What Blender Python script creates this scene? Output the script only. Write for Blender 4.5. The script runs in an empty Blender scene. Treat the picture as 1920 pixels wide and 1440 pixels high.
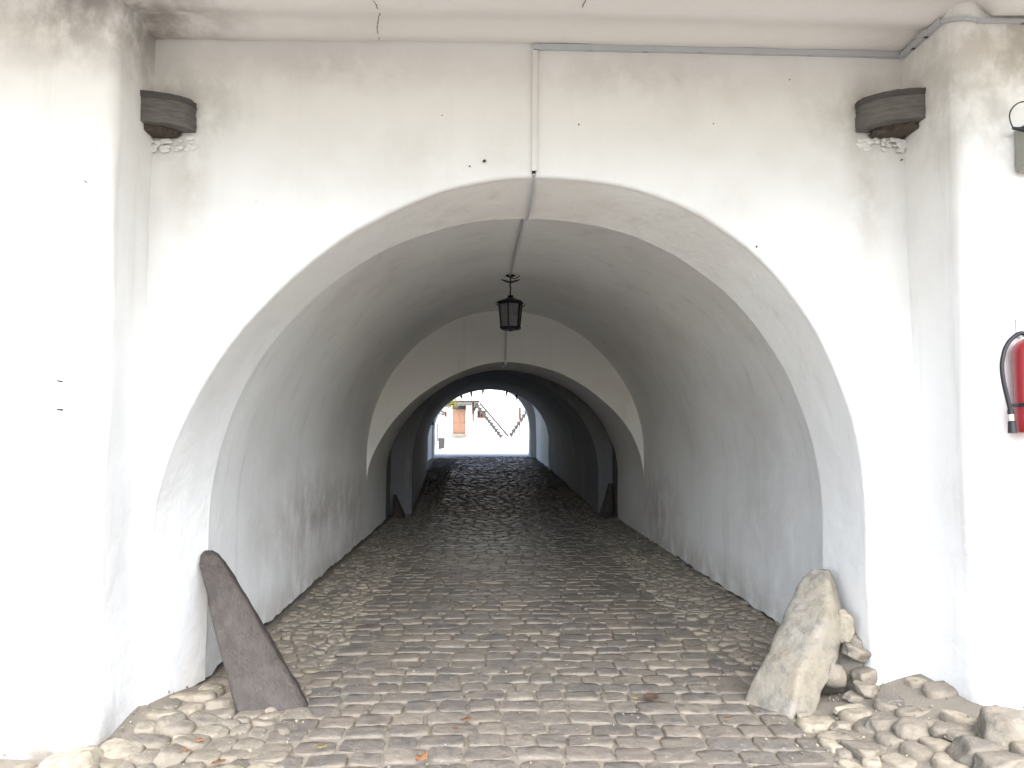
import bpy, math, random
import numpy as np
from mathutils import Vector, Euler, noise

random.seed(7)
rng = np.random.default_rng(7)
R = math.radians
scene = bpy.context.scene
COL = scene.collection

# ------------------------------------------------------------------ camera
F_PX = 1443.0
PITCH, YAW = 3.65, 1.945
EYE = Vector((0, 0, 1.6))
CAM_ROT = Euler((R(90 + PITCH), 0, R(-YAW)), 'XYZ')
cam_d = bpy.data.cameras.new('camera')
cam_d.sensor_width = 36.0
cam_d.lens = F_PX / 1920 * 36
cam_d.clip_start = 0.05
cam_d.clip_end = 1500
cam = bpy.data.objects.new('camera', cam_d)
cam.location = EYE
cam.rotation_euler = CAM_ROT
COL.objects.link(cam)
scene.camera = cam
_M = CAM_ROT.to_matrix()


def U(px, py, Y):
    """World point at depth Y (metres into the passage) measured at photo pixel px,py."""
    d = _M @ Vector(((px - 960) / F_PX, -(py - 720) / F_PX, -1))
    return EYE + d * (Y / d.y)


def smooth(t):
    t = max(0.0, min(1.0, t))
    return t * t * (3 - 2 * t)


def lerp(a, b, t):
    return a + (b - a) * t


PROFILE = [(-400, 0), (12.5, 0.0), (14.8, 0.03), (23, 0.53), (27, 0.74), (36, 0.90), (55, 1.20), (400, 1.22)]


def fy(y):
    for (a, za), (b, zb) in zip(PROFILE, PROFILE[1:]):
        if y <= b:
            return lerp(za, zb, (y - a) / (b - a))
    return 1.22


def ground_z(x, y):
    z = fy(y)
    if y < 6:
        k = smooth((x - 1.75) / 0.9) * smooth((4.95 - y) / 0.5) * smooth((y + 2) / 3)
        z += 0.21 * k
        k = smooth((-1.35 - x) / 0.5) * math.exp(-((y - 4.55) / 0.45) ** 2)
        z += 0.07 * k
    return z


# ------------------------------------------------------------------ materials
class NT:
    def __init__(self, name):
        m = bpy.data.materials.new(name)
        m.use_nodes = True
        self.m, self.t = m, m.node_tree
        self.b = self.t.nodes['Principled BSDF']
        self.tc = None

    def n(self, typ, **kw):
        nd = self.t.nodes.new(typ)
        for k, v in kw.items():
            setattr(nd, k, v)
        return nd

    def l(self, a, b):
        self.t.links.new(a, b)

    def coord(self, scale=(1, 1, 1), rot=(0, 0, 0), loc=(0, 0, 0)):
        if self.tc is None:
            self.tc = self.n('ShaderNodeTexCoord')
        mp = self.n('ShaderNodeMapping')
        mp.inputs['Scale'].default_value = scale
        mp.inputs['Rotation'].default_value = rot
        mp.inputs['Location'].default_value = loc
        self.l(self.tc.outputs['Object'], mp.inputs['Vector'])
        return mp.outputs['Vector']

    def noise(self, scale, detail=4, rough=0.55, vec=None, dist=0.0):
        nd = self.n('ShaderNodeTexNoise')
        nd.inputs['Scale'].default_value = scale
        nd.inputs['Detail'].default_value = detail
        nd.inputs['Roughness'].default_value = rough
        nd.inputs['Distortion'].default_value = dist
        self.l(vec if vec is not None else self.coord(), nd.inputs['Vector'])
        return nd.outputs['Fac']

    def ramp(self, fac, a, b):
        nd = self.n('ShaderNodeMapRange')
        nd.inputs['From Min'].default_value = a
        nd.inputs['From Max'].default_value = b
        nd.interpolation_type = 'SMOOTHSTEP'
        self.l(fac, nd.inputs['Value'])
        return nd.outputs['Result']

    def math(self, op, a, b):
        nd = self.n('ShaderNodeMath', operation=op)
        for i, v in enumerate((a, b)):
            if isinstance(v, (int, float)):
                nd.inputs[i].default_value = v
            else:
                self.l(v, nd.inputs[i])
        return nd.outputs[0]

    def mix(self, fac, a, b, blend='MIX'):
        nd = self.n('ShaderNodeMix', data_type='RGBA', blend_type=blend)
        for i, v in ((0, fac), (6, a), (7, b)):
            if isinstance(v, (int, float)):
                nd.inputs[i].default_value = v
            elif isinstance(v, tuple):
                nd.inputs[i].default_value = (*v, 1)
            else:
                self.l(v, nd.inputs[i])
        return nd.outputs[2]

    def bump(self, h, strength, dist, normal=None):
        nd = self.n('ShaderNodeBump')
        nd.inputs['Strength'].default_value = strength
        nd.inputs['Distance'].default_value = dist
        self.l(h, nd.inputs['Height'])
        if normal is not None:
            self.l(normal, nd.inputs['Normal'])
        return nd.outputs['Normal']

    def out(self, col=None, rough=None, normal=None, metal=None):
        for key, v in (('Base Color', col), ('Roughness', rough), ('Normal', normal), ('Metallic', metal)):
            if v is None:
                continue
            if isinstance(v, tuple):
                self.b.inputs[key].default_value = (*v, 1)
            elif isinstance(v, (int, float)):
                self.b.inputs[key].default_value = v
            else:
                self.l(v, self.b.inputs[key])
        return self.m


def plaster(name, base=(0.80, 0.793, 0.78), dirt=(0.60, 0.57, 0.53), amount=0.35, streak=0.25, stains=()):
    N = NT(name)
    c = N.mix(N.math('MULTIPLY', N.ramp(N.noise(0.9, 7, 0.6), 0.42, 0.75), amount), base, dirt)
    s = N.noise(1.0, 5, 0.6, N.coord((5.5, 5.5, 0.45)))
    c = N.mix(N.math('MULTIPLY', N.ramp(s, 0.52, 0.80), streak), c, (0.50, 0.46, 0.41))
    sp = N.noise(9.0, 3, 0.5)
    c = N.mix(N.math('MULTIPLY', N.ramp(sp, 0.74, 0.80), 0.35), c, (0.38, 0.34, 0.30))
    for (px, py, pz), (sx, sy, sz), col, amt in stains:
        nd = N.n('ShaderNodeTexGradient', gradient_type='SPHERICAL')
        mp = N.n('ShaderNodeMapping', vector_type='TEXTURE')
        mp.inputs['Location'].default_value = (px, py, pz)
        mp.inputs['Scale'].default_value = (sx, sy, sz)
        N.coord()
        N.l(N.tc.outputs['Object'], mp.inputs['Vector'])
        N.l(mp.outputs['Vector'], nd.inputs['Vector'])
        k = N.math('MULTIPLY', nd.outputs['Fac'], N.ramp(N.noise(4.0, 6, 0.65, N.coord((1, 1, 0.8))), 0.30, 0.62))
        c = N.mix(N.math('MULTIPLY', k, amt), c, col)
    b1 = N.bump(N.noise(3.5, 6, 0.6, None, 0.3), 0.34, 0.035)
    bt = N.bump(N.noise(5.0, 6, 0.62, N.coord((1.0, 1.0, 2.8)), 0.4), 0.20, 0.02, b1)
    b2 = N.bump(N.noise(22, 5, 0.65), 0.32, 0.006, bt)
    vo = N.noise(90, 2, 0.5)
    b3 = N.bump(vo, 0.18, 0.002, b2)
    return N.out(c, 0.92, b3)


def stone_mat(name, lo, mid, hi, sand=(0.30, 0.25, 0.19), rough=(0.38, 0.62), sandamt=0.6, spec=0.35):
    N = NT(name)
    N.b.inputs['Specular IOR Level'].default_value = spec
    at = N.n('ShaderNodeAttribute', attribute_name='tint')
    sep = N.n('ShaderNodeSeparateColor')
    N.l(at.outputs['Color'], sep.inputs[0])
    c = N.mix(N.ramp(sep.outputs[0], 0.0, 0.55), lo, mid)
    c = N.mix(N.ramp(sep.outputs[0], 0.55, 1.0), c, hi)
    m1 = N.noise(16, 6, 0.65)
    c = N.mix(N.math('MULTIPLY', N.ramp(m1, 0.42, 0.68), 0.55), c, (0.075, 0.07, 0.066))
    m2 = N.noise(46, 4, 0.7)
    c = N.mix(N.math('MULTIPLY', N.ramp(m2, 0.56, 0.74), 0.45), c, (0.48, 0.44, 0.38))
    s = N.noise(2.2, 6, 0.7)
    shade_inv = N.math('SUBTRACT', 1.0, sep.outputs[2])  # thins the pale sand where deep-passage gloom is painted in
    sandf = N.math('MULTIPLY', N.math('MULTIPLY', N.ramp(s, 0.40, 0.68), sandamt), shade_inv)
    c = N.mix(sandf, c, sand)
    low = N.math('MULTIPLY', sep.outputs[1], N.ramp(N.noise(12, 3), 0.25, 0.6))
    c = N.mix(low, c, sand)
    r = N.n('ShaderNodeMapRange')
    r.inputs['To Min'].default_value, r.inputs['To Max'].default_value = rough
    N.l(N.noise(7, 5, 0.6), r.inputs['Value'])
    b1 = N.bump(N.noise(26, 6, 0.7), 0.8, 0.012)
    b2 = N.bump(N.noise(130, 3, 0.6), 0.35, 0.002, b1)
    rr = N.math('MAXIMUM', r.outputs[0], N.math('MULTIPLY', N.math('MAXIMUM', sandf, low), 1.1))
    return N.out(c, rr, b2)


def simple(name, col, rough=0.6, metal=0.0, var=0.25, scale=14, bump=0.15, stretch=(1, 1, 1)):
    N = NT(name)
    dark = tuple(v * 0.55 for v in col)
    c = N.mix(N.math('MULTIPLY', N.ramp(N.noise(scale, 5, 0.6, N.coord(stretch)), 0.35, 0.75), var * 2), col, dark)
    b = N.bump(N.noise(scale * 3, 4, 0.6, N.coord(stretch)), bump, 0.004)
    return N.out(c, rough, b, metal)


M = {}
M['plaster'] = plaster('lime_plaster', base=(0.69, 0.684, 0.672), dirt=(0.50, 0.47, 0.435), amount=0.45, streak=0.16, stains=[
    ((-1.80, 4.45, 3.52), (0.55, 0.4, 0.34), (0.30, 0.285, 0.27), 0.75), ((2.38, 4.45, 3.55), (0.55, 0.4, 0.34), (0.32, 0.30, 0.28), 0.75),
    ((-1.75, 4.5, 3.1), (0.16, 0.4, 0.5), (0.42, 0.38, 0.33), 0.6), ((2.3, 4.5, 3.1), (0.16, 0.4, 0.6), (0.42, 0.38, 0.33), 0.6),
    ((0.9, 4.5, 3.75), (1.3, 0.3, 0.22), (0.45, 0.43, 0.41), 0.5), ((-1.0, 4.5, 3.8), (1.1, 0.3, 0.25), (0.45, 0.43, 0.41), 0.55)])
M['plaster_passage'] = plaster('old_plaster', base=(0.84, 0.835, 0.82), amount=0.35, streak=0.34, stains=[  # paler copy of the front plaster, brightens the passage by colour
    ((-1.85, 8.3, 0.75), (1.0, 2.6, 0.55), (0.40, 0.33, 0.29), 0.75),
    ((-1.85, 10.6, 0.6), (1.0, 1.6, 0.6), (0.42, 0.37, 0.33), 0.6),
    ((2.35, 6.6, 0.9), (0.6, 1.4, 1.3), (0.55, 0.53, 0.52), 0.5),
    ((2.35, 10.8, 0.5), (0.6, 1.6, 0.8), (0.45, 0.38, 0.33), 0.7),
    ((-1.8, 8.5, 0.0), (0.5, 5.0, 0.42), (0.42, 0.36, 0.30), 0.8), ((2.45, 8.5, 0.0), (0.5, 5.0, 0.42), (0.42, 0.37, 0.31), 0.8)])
M['plaster_shade'] = plaster('shaded_plaster', base=(0.19, 0.197, 0.22), dirt=(0.13, 0.13, 0.14), amount=0.5, streak=0.4)  # darker, bluer plaster copy: the deep passage's gloom put into the colour
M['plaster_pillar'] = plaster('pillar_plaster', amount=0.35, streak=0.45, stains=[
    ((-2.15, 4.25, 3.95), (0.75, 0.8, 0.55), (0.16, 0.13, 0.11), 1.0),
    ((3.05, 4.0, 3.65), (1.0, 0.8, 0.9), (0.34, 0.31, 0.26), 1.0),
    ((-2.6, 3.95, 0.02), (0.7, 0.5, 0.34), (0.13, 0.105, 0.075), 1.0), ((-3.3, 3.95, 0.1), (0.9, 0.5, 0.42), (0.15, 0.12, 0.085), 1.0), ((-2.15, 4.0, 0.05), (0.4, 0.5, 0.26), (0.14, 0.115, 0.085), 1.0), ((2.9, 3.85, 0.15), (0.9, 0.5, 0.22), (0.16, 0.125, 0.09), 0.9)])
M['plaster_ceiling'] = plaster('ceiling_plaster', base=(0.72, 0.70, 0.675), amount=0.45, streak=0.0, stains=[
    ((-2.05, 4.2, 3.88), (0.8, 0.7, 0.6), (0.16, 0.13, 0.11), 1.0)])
M['joint'] = simple('dark_masonry_joint', (0.075, 0.06, 0.048), 0.95, var=0.4)
M['sett'] = stone_mat('basalt_setts', (0.128, 0.119, 0.110), (0.166, 0.152, 0.134), (0.235, 0.210, 0.177), sand=(0.235, 0.200, 0.157), rough=(0.24, 0.5), sandamt=0.62, spec=0.10)
M['cobble'] = stone_mat('river_cobbles', (0.14, 0.13, 0.115), (0.22, 0.198, 0.165), (0.37, 0.333, 0.26), sand=(0.265, 0.228, 0.178), sandamt=0.6, rough=(0.5, 0.75), spec=0.08)
M['guard'] = stone_mat('guard_stone_rock', (0.15, 0.147, 0.142), (0.22, 0.208, 0.182), (0.30, 0.278, 0.235), sand=(0.24, 0.20, 0.135), sandamt=0.6, rough=(0.55, 0.8))
N = NT('worn_slab')
v_ = N.coord((7, 7, 1.1), (0, R(-24), 0))
c_ = N.mix(N.ramp(N.noise(2.2, 6, .65, v_), .35, .7), (0.040, 0.032, 0.027), (0.066, 0.054, 0.047))
c_ = N.mix(N.math('MULTIPLY', N.ramp(N.noise(5, 6, .7), .5, .72), .6), c_, (0.035, 0.030, 0.028))
c_ = N.mix(N.math('MULTIPLY', N.ramp(N.noise(38, 4, .7), .58, .72), .5), c_, (0.10, 0.085, 0.072))
c_ = N.mix(N.math('MULTIPLY', N.ramp(N.noise(3.1, 5, .7, N.coord((1, 1, 1), (0, 0, 0), (3, 1, 7))), .55, .7), .6), c_, (0.11, 0.085, 0.06))
M['slab'] = N.out(c_, 0.6, N.bump(N.noise(60, 4, .65), .5, .004, N.bump(N.noise(3.0, 6, .7, v_), .8, .02)))
M['oak'] = simple('weathered_oak', (0.078, 0.072, 0.070), 0.8, var=0.45, scale=9, bump=0.6, stretch=(1, 1, 7))
M['oak_light'] = simple('grey_weathered_oak', (0.135, 0.128, 0.118), 0.85, var=0.45, scale=9, bump=0.6, stretch=(1, 1, 7))
M['crumb'] = plaster('broken_plaster', base=(0.58, 0.56, 0.53), amount=0.6)
M['iron'] = simple('black_iron', (0.012, 0.012, 0.014), 0.5, 0.6, var=0.3, scale=40)
M['trunking'] = simple('grey_trunking', (0.46, 0.47, 0.49), 0.45, var=0.06, bump=0.02)
M['droppvc'] = simple('painted_trunking', (0.62, 0.61, 0.59), 0.5, var=0.06, bump=0.02)
M['whitepvc'] = simple('white_trunking', (0.78, 0.78, 0.76), 0.4, var=0.04, bump=0.02)
M['red'] = simple('red_enamel', (0.30, 0.028, 0.034), 0.28, var=0.06, scale=6, bump=0.01)
M['rubber'] = simple('black_rubber', (0.014, 0.014, 0.018), 0.5, var=0.2, scale=60)
M['steel'] = simple('zinc_steel', (0.55, 0.55, 0.56), 0.35, 0.9, var=0.1)
M['yellowband'] = simple('yellow_band', (0.55, 0.50, 0.04), 0.5, var=0.05)
M['greybox'] = simple('grey_plastic', (0.30, 0.29, 0.265), 0.5, var=0.08, bump=0.03)
M['brownwood'] = simple('varnished_brown_wood', (0.20, 0.095, 0.05), 0.55, var=0.35, scale=6, bump=0.2, stretch=(6, 6, 0.6))
M['darkwood'] = simple('dark_timber', (0.03, 0.024, 0.021), 0.7, var=0.35, scale=8, bump=0.3)
M['redwood'] = simple('reddish_timber', (0.20, 0.065, 0.035), 0.65, var=0.3, scale=8)
M['plank'] = simple('pale_plank', (0.42, 0.30, 0.18), 0.75, var=0.3, scale=8, stretch=(0.6, 5, 5))
M['binmetal'] = simple('dark_grey_bin_paint', (0.055, 0.052, 0.05), 0.5, var=0.15)
M['tile'] = simple('clay_tile', (0.26, 0.10, 0.06), 0.8, var=0.4, scale=5)
M['bark'] = simple('tree_bark', (0.09, 0.065, 0.05), 0.9, var=0.4, bump=0.5)
M['housewall'] = plaster('house_plaster', base=(0.80, 0.77, 0.70), amount=0.2, streak=0.1)
M['glass_dark'] = simple('dark_window', (0.02, 0.02, 0.022), 0.15, var=0.1)
for nm, c in (('leaf_yellow', (0.36, 0.29, 0.08)), ('leaf_brown', (0.17, 0.095, 0.05)), ('leaf_orange', (0.27, 0.135, 0.07))):
    M[nm] = simple(nm, c, 0.6, var=0.3, scale=60)
M['foliage'] = simple('yellow_green_foliage', (0.17, 0.16, 0.025), 0.55, var=0.4, scale=3)
M['cone'] = simple('cone_scales', (0.085, 0.05, 0.032), 0.75, var=0.4, scale=60)

# lantern glass: dusty pane
N = NT('dusty_lantern_glass')
N.b.inputs['Transmission Weight'].default_value = 0.55
N.b.inputs['IOR'].default_value = 1.3
N.out(N.mix(N.ramp(N.noise(20, 4), 0.3, 0.7), (0.30, 0.30, 0.31), (0.20, 0.20, 0.21)), 0.4)
M['glass'] = N.m

# ground
N = NT('ground_earth')
g = N.mix(N.ramp(N.noise(1.1, 7, 0.65), 0.35, 0.7), (0.235, 0.21, 0.175), (0.18, 0.163, 0.138))
g = N.mix(N.ramp(N.noise(55, 4, 0.7), 0.52, 0.72), g, (0.26, 0.24, 0.205))
sx = N.n('ShaderNodeSeparateXYZ')
N.coord()
N.l(N.tc.outputs['Object'], sx.inputs[0])
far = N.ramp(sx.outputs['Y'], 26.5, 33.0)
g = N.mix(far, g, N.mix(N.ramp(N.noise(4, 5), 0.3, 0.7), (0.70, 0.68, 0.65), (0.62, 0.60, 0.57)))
near = N.ramp(sx.outputs['Y'], 3.2, 1.6)
near = N.math('MULTIPLY', N.ramp(sx.outputs['Y'], 2.2, 0.6), 1.0)
nr = N.n('ShaderNodeMath', operation='SUBTRACT')
nr.inputs[0].default_value = 1.0
N.l(N.ramp(sx.outputs['Y'], 0.8, 2.4), nr.inputs[1])
g = N.mix(nr.outputs[0], g, N.mix(N.ramp(N.noise(4, 5), 0.3, 0.7), (0.29, 0.265, 0.225), (0.235, 0.215, 0.185)))
N.b.inputs['Specular IOR Level'].default_value = 0.15
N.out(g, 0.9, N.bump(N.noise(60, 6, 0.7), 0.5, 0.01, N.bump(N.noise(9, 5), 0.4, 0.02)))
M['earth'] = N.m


# ------------------------------------------------------------------ mesh helpers
class MB:
    def __init__(self):
        self.v, self.f, self.mi, self.tint = [], [], [], []

    def add(self, verts, faces, mi=0, tint=None):
        o = len(self.v)
        self.v.extend([tuple(p) for p in verts])
        self.f.extend([tuple(i + o for i in f) for f in faces])
        self.mi.extend([mi] * len(faces))
        if tint is not None:
            if isinstance(tint, tuple):
                tint = [tint] * len(verts)
            self.tint.extend(tint)
        return self

    def box(self, c, s, rot=(0, 0, 0), bev=0.0, mi=0):
        c = Vector(c)
        E = Euler(rot, 'XYZ').to_matrix()
        hx, hy, hz = s[0] / 2, s[1] / 2, s[2] / 2
        b = min(bev, hx * .9, hy * .9, hz * .9)
        if b <= 0:
            pts = [(x, y, z) for x in (-hx, hx) for y in (-hy, hy) for z in (-hz, hz)]
            fs = [(0, 1, 3, 2), (4, 6, 7, 5), (0, 4, 5, 1), (2, 3, 7, 6), (0, 2, 6, 4), (1, 5, 7, 3)]
        else:
            pts, fs, idx = [], [], {}
            for sx_ in (-1, 1):
                for sy_ in (-1, 1):
                    for sz_ in (-1, 1):
                        for ax in range(3):
                            p = [sx_ * (hx - b), sy_ * (hy - b), sz_ * (hz - b)]
                            p[ax] = (sx_, sy_, sz_)[ax] * (hx, hy, hz)[ax]
                            idx[(sx_, sy_, sz_, ax)] = len(pts)
                            pts.append(tuple(p))
            I = lambda a, b_, c_, ax: idx[(a, b_, c_, ax)]
            for s_ in (-1, 1):
                fs.append((I(s_, -1, -1, 0), I(s_, 1, -1, 0), I(s_, 1, 1, 0), I(s_, -1, 1, 0)))
                fs.append((I(-1, s_, -1, 1), I(1, s_, -1, 1), I(1, s_, 1, 1), I(-1, s_, 1, 1)))
                fs.append((I(-1, -1, s_, 2), I(1, -1, s_, 2), I(1, 1, s_, 2), I(-1, 1, s_, 2)))
            for a in (-1, 1):
                for b_ in (-1, 1):
                    fs.append((I(a, b_, -1, 0), I(a, b_, 1, 0), I(a, b_, 1, 1), I(a, b_, -1, 1)))
                    fs.append((I(a, -1, b_, 0), I(a, 1, b_, 0), I(a, 1, b_, 2), I(a, -1, b_, 2)))
                    fs.append((I(-1, a, b_, 1), I(1, a, b_, 1), I(1, a, b_, 2), I(-1, a, b_, 2)))
                    for c_ in (-1, 1):
                        fs.append((I(a, b_, c_, 0), I(a, b_, c_, 1), I(a, b_, c_, 2)))
        self.add([c + E @ Vector(p) for p in pts], fs, mi)
        return self

    def bar(self, a, b, w, h, mi=0, bev=0.0):
        """Rectangular bar from a to b, width w (horizontal), height h."""
        a, b = Vector(a), Vector(b)
        d = (b - a)
        q = d.to_track_quat('X', 'Z').to_euler()
        return self.box((a + b) / 2, (d.length, w, h), q, bev, mi)

    def tube(self, pts, r, n=10, mi=0, caps=True):
        pts = [Vector(p) for p in pts]
        rs = r if isinstance(r, (list, tuple)) else [r] * len(pts)
        vs, fs = [], []
        up = Vector((0.13, 0.31, 0.94))
        prev = None
        for i, p in enumerate(pts):
            d = (pts[min(i + 1, len(pts) - 1)] - pts[max(i - 1, 0)]).normalized()
            u = (prev if prev is not None else up)
            u = (u - d * u.dot(d))
            if u.length < 1e-5:
                u = Vector((1, 0, 0)) - d * d.x
            u.normalize()
            prev = u
            w = d.cross(u)
            for k in range(n):
                a = 2 * math.pi * k / n
                vs.append(p + (u * math.cos(a) + w * math.sin(a)) * rs[i])
        for i in range(len(pts) - 1):
            for k in range(n):
                k2 = (k + 1) % n
                fs.append((i * n + k, i * n + k2, (i + 1) * n + k2, (i + 1) * n + k))
        if caps:
            fs.append(tuple(range(n))[::-1])
            fs.append(tuple((len(pts) - 1) * n + k for k in range(n)))
        return self.add(vs, fs, mi)

    def lathe(self, prof, c, n=24, mi=0):
        vs, fs = [], []
        for r, z in prof:
            for k in range(n):
                a = 2 * math.pi * k / n
                vs.append((c[0] + r * math.cos(a), c[1] + r * math.sin(a), c[2] + z))
        for i in range(len(prof) - 1):
            for k in range(n):
                k2 = (k + 1) % n
                fs.append((i * n + k, i * n + k2, (i + 1) * n + k2, (i + 1) * n + k))
        fs.append(tuple(range(n))[::-1])
        fs.append(tuple((len(prof) - 1) * n + k for k in range(n)))
        return self.add(vs, fs, mi)

    def build(self, name, mats, parent=None, smooth_angle=40, recalc=True):
        me = bpy.data.meshes.new(name)
        me.from_pydata(self.v, [], self.f)
        mats = mats if isinstance(mats, (list, tuple)) else [mats]
        for m in mats:
            me.materials.append(M[m] if isinstance(m, str) else m)
        if any(self.mi):
            me.polygons.foreach_set('material_index', self.mi)
        if len(self.tint) == len(self.v) and self.v:
            at = me.attributes.new('tint', 'FLOAT_COLOR', 'POINT')
            at.data.foreach_set('color', np.array([(t[0], t[1], t[2] if len(t) > 2 else 0, 1) for t in self.tint], dtype=np.float32).ravel())
        if recalc:
            import bmesh
            bm = bmesh.new()
            bm.from_mesh(me)
            bmesh.ops.recalc_face_normals(bm, faces=bm.faces)
            bm.to_mesh(me)
            bm.free()
        me.shade_smooth() if hasattr(me, 'shade_smooth') else None
        if smooth_angle < 180:
            me.set_sharp_from_angle(angle=R(smooth_angle))
        o = bpy.data.objects.new(name, me)
        COL.objects.link(o)
        o.parent = parent
        return o


def tag(o, label=None, cat=None, group=None, kind=None):
    if label:
        o['label'] = label
    if cat:
        o['category'] = cat
    if group:
        o['group'] = group
    if kind:
        o['kind'] = kind
    return o


def empty(name, label, cat, group=None):
    o = bpy.data.objects.new(name, None)
    o.empty_display_size = 0.2
    COL.objects.link(o)
    return tag(o, label, cat, group)


def disp(p, k=1.0):
    """Hand-laid plaster: the same offset for the same place, so neighbouring sheets stay closed."""
    p = Vector(p)
    a = noise.noise_vector(p * 0.8) * 0.020 + noise.noise_vector(p * 2.3 + Vector((7, 3, 1))) * 0.008
    a += noise.noise_vector(p * 6.5 + Vector((1, 9, 4))) * 0.0028
    return p + a * k


# ------------------------------------------------------------------ ground
def axis(lo, hi, fine_lo, fine_hi, step, grow=1.35):
    v = list(np.arange(fine_lo, fine_hi + 1e-6, step))
    s, x = step, fine_hi
    while x < hi:
        s *= grow
        x += s
        v.append(min(x, hi))
    s, x = step, fine_lo
    while x > lo:
        s *= grow
        x -= s
        v.insert(0, max(x, lo))
    return v


gx = axis(-300, 300, -4.5, 5.0, 0.1)
gy = axis(-300, 400, 2.0, 28.0, 0.1)
mb = MB()
vs = [(x, y, ground_z(x, y) + (0.012 * noise.noise(Vector((x * 3, y * 3, 0))) if -6 < x < 6 and 0 < y < 30 else 0)) for y in gy for x in gx]
nx = len(gx)
fs = [(j * nx + i, j * nx + i + 1, (j + 1) * nx + i + 1, (j + 1) * nx + i) for j in range(len(gy) - 1) for i in range(nx - 1)]
mb.add(vs, fs)
tag(mb.build('ground', 'earth', smooth_angle=180, recalc=False), kind='structure')


def add_stone(mb, cx, cy, w, d, h, ang=0.0, tint=0.5, n=14, sq=3.2, tilt=0.05, zoff=0.0, sink=0.03, top=0.72):
    """One rounded paving stone of footprint w x d standing h above the bed."""
    z0 = ground_z(cx, cy) + zoff
    cl = 0.9 * smooth((cy - 7.0) / 6.0)          # deep-passage gloom put into the stone colour: darker, less sand
    tint *= 1 - .45 * cl
    ca, sa = math.cos(ang), math.sin(ang)
    tx, ty = random.uniform(-tilt, tilt), random.uniform(-tilt, tilt)
    jit = [random.uniform(0.93, 1.04) for _ in range(n)]
    rings = [(1.0, -sink, 1.0), (0.99, h * 0.4, 0.85), (0.5 * (0.99 + top), h * 0.85, 0.3), (top, h * 1.0, 0.05), (0.45, h * 1.06, 0.0)]
    vs, tn = [], []
    for sc_, z, low in rings:
        for k in range(n):
            a = 2 * math.pi * (k + 0.5) / n
            c, s = math.cos(a), math.sin(a)
            r = (abs(c) ** sq + abs(s) ** sq) ** (-1 / sq) * jit[k] * sc_
            x, y = c * r * w / 2, s * r * d / 2
            zz = z + x * tx + y * ty + random.uniform(-0.0025, 0.0025)
            vs.append((cx + x * ca - y * sa, cy + x * sa + y * ca, z0 + zz))
            tn.append((tint, low * (1 - .8 * cl), cl))
    vs.append((cx, cy, z0 + h * 1.05))
    tn.append((tint, 0.0, cl))
    fs = []
    for i in range(len(rings) - 1):
        for k in range(n):
            k2 = (k + 1) % n
            fs.append((i * n + k, i * n + k2, (i + 1) * n + k2, (i + 1) * n + k))
    o = (len(rings) - 1) * n
    for k in range(n):
        fs.append((o + k, o + (k + 1) % n, len(vs) - 1))
    mb.add(vs, fs, 0, tn)


# carriageway of rectangular setts laid in courses
def lane(y):
    t = smooth((y - 4) / 10)
    return lerp(-1.12, -1.00, t), lerp(1.62, 1.50, t)


mb = MB()
y = 2.3
row = 0
while y < 27.3:
    dpt = random.uniform(0.145, 0.185)
    xl, xr = lane(y)
    if y < 4.6:
        xl -= 0.12 * (4.6 - y)
    x = xl + random.uniform(-0.06, 0.06)
    ph = random.uniform(0, 6)
    while x < xr:
        w = random.uniform(0.15, 0.26)
        cx = x + w / 2
        yy = y + 0.03 * math.sin(cx * 2.3 + ph * 0.25 + row * 0.11) + random.uniform(-0.007, 0.007) - 0.03 * (cx - 0.2) ** 2
        tint = min(1, max(0, random.gauss(0.42, 0.30)))
        dk = smooth((y - 9.0) / 6)
        add_stone(mb, cx, yy, w - random.uniform(0.003, 0.013) - .01 * dk, dpt - random.uniform(0.002, 0.012) - .016 * dk,
                  random.uniform(0.008, 0.016) + dk * random.uniform(0.010, 0.034), random.uniform(-0.03, 0.03), tint, n=20 if y < 9 else 12,
                  sq=7.5 - 3.5 * dk, tilt=0.045 + .05 * dk, top=0.93 - .17 * dk)
        x += w
    y += dpt
    row += 1
tag(mb.build('road', 'sett', smooth_angle=180, recalc=False), kind='structure')

# verges of small rough cobbles between the setts and the walls
def wall_x(y):
    if y < 14.8:
        return -1.79, 2.43
    t = (y - 14.8) / (26.6 - 14.8)
    return lerp(-1.4, -1.8, t), lerp(2.16, 1.55, t)


mb = MB()
for side in (0, 1):
    y = 4.9
    while y < 26.5:
        dpt = random.uniform(0.07, 0.12)
        a, b = wall_x(y)
        l, r = lane(y)
        x0, x1 = (a + 0.01, l - 0.02) if side == 0 else (r + 0.02, b - 0.01)
        x = x0 + random.uniform(0, 0.04)
        while x < x1:
            w = random.uniform(0.07, 0.17)
            add_stone(mb, x + w / 2, y + random.uniform(-0.025, 0.025), w * random.uniform(0.86, 1.02), dpt * random.uniform(0.85, 1.1),
                      random.uniform(0.006, 0.024) + .018 * smooth((y - 9.0) / 6), random.uniform(-0.5, 0.5), min(1, max(0, random.gauss(0.40, 0.25))),
                      n=10 if y < 10 else 8, sq=2.6, tilt=0.18, top=0.72)
            x += w * 0.97
        y += dpt * 0.95
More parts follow.
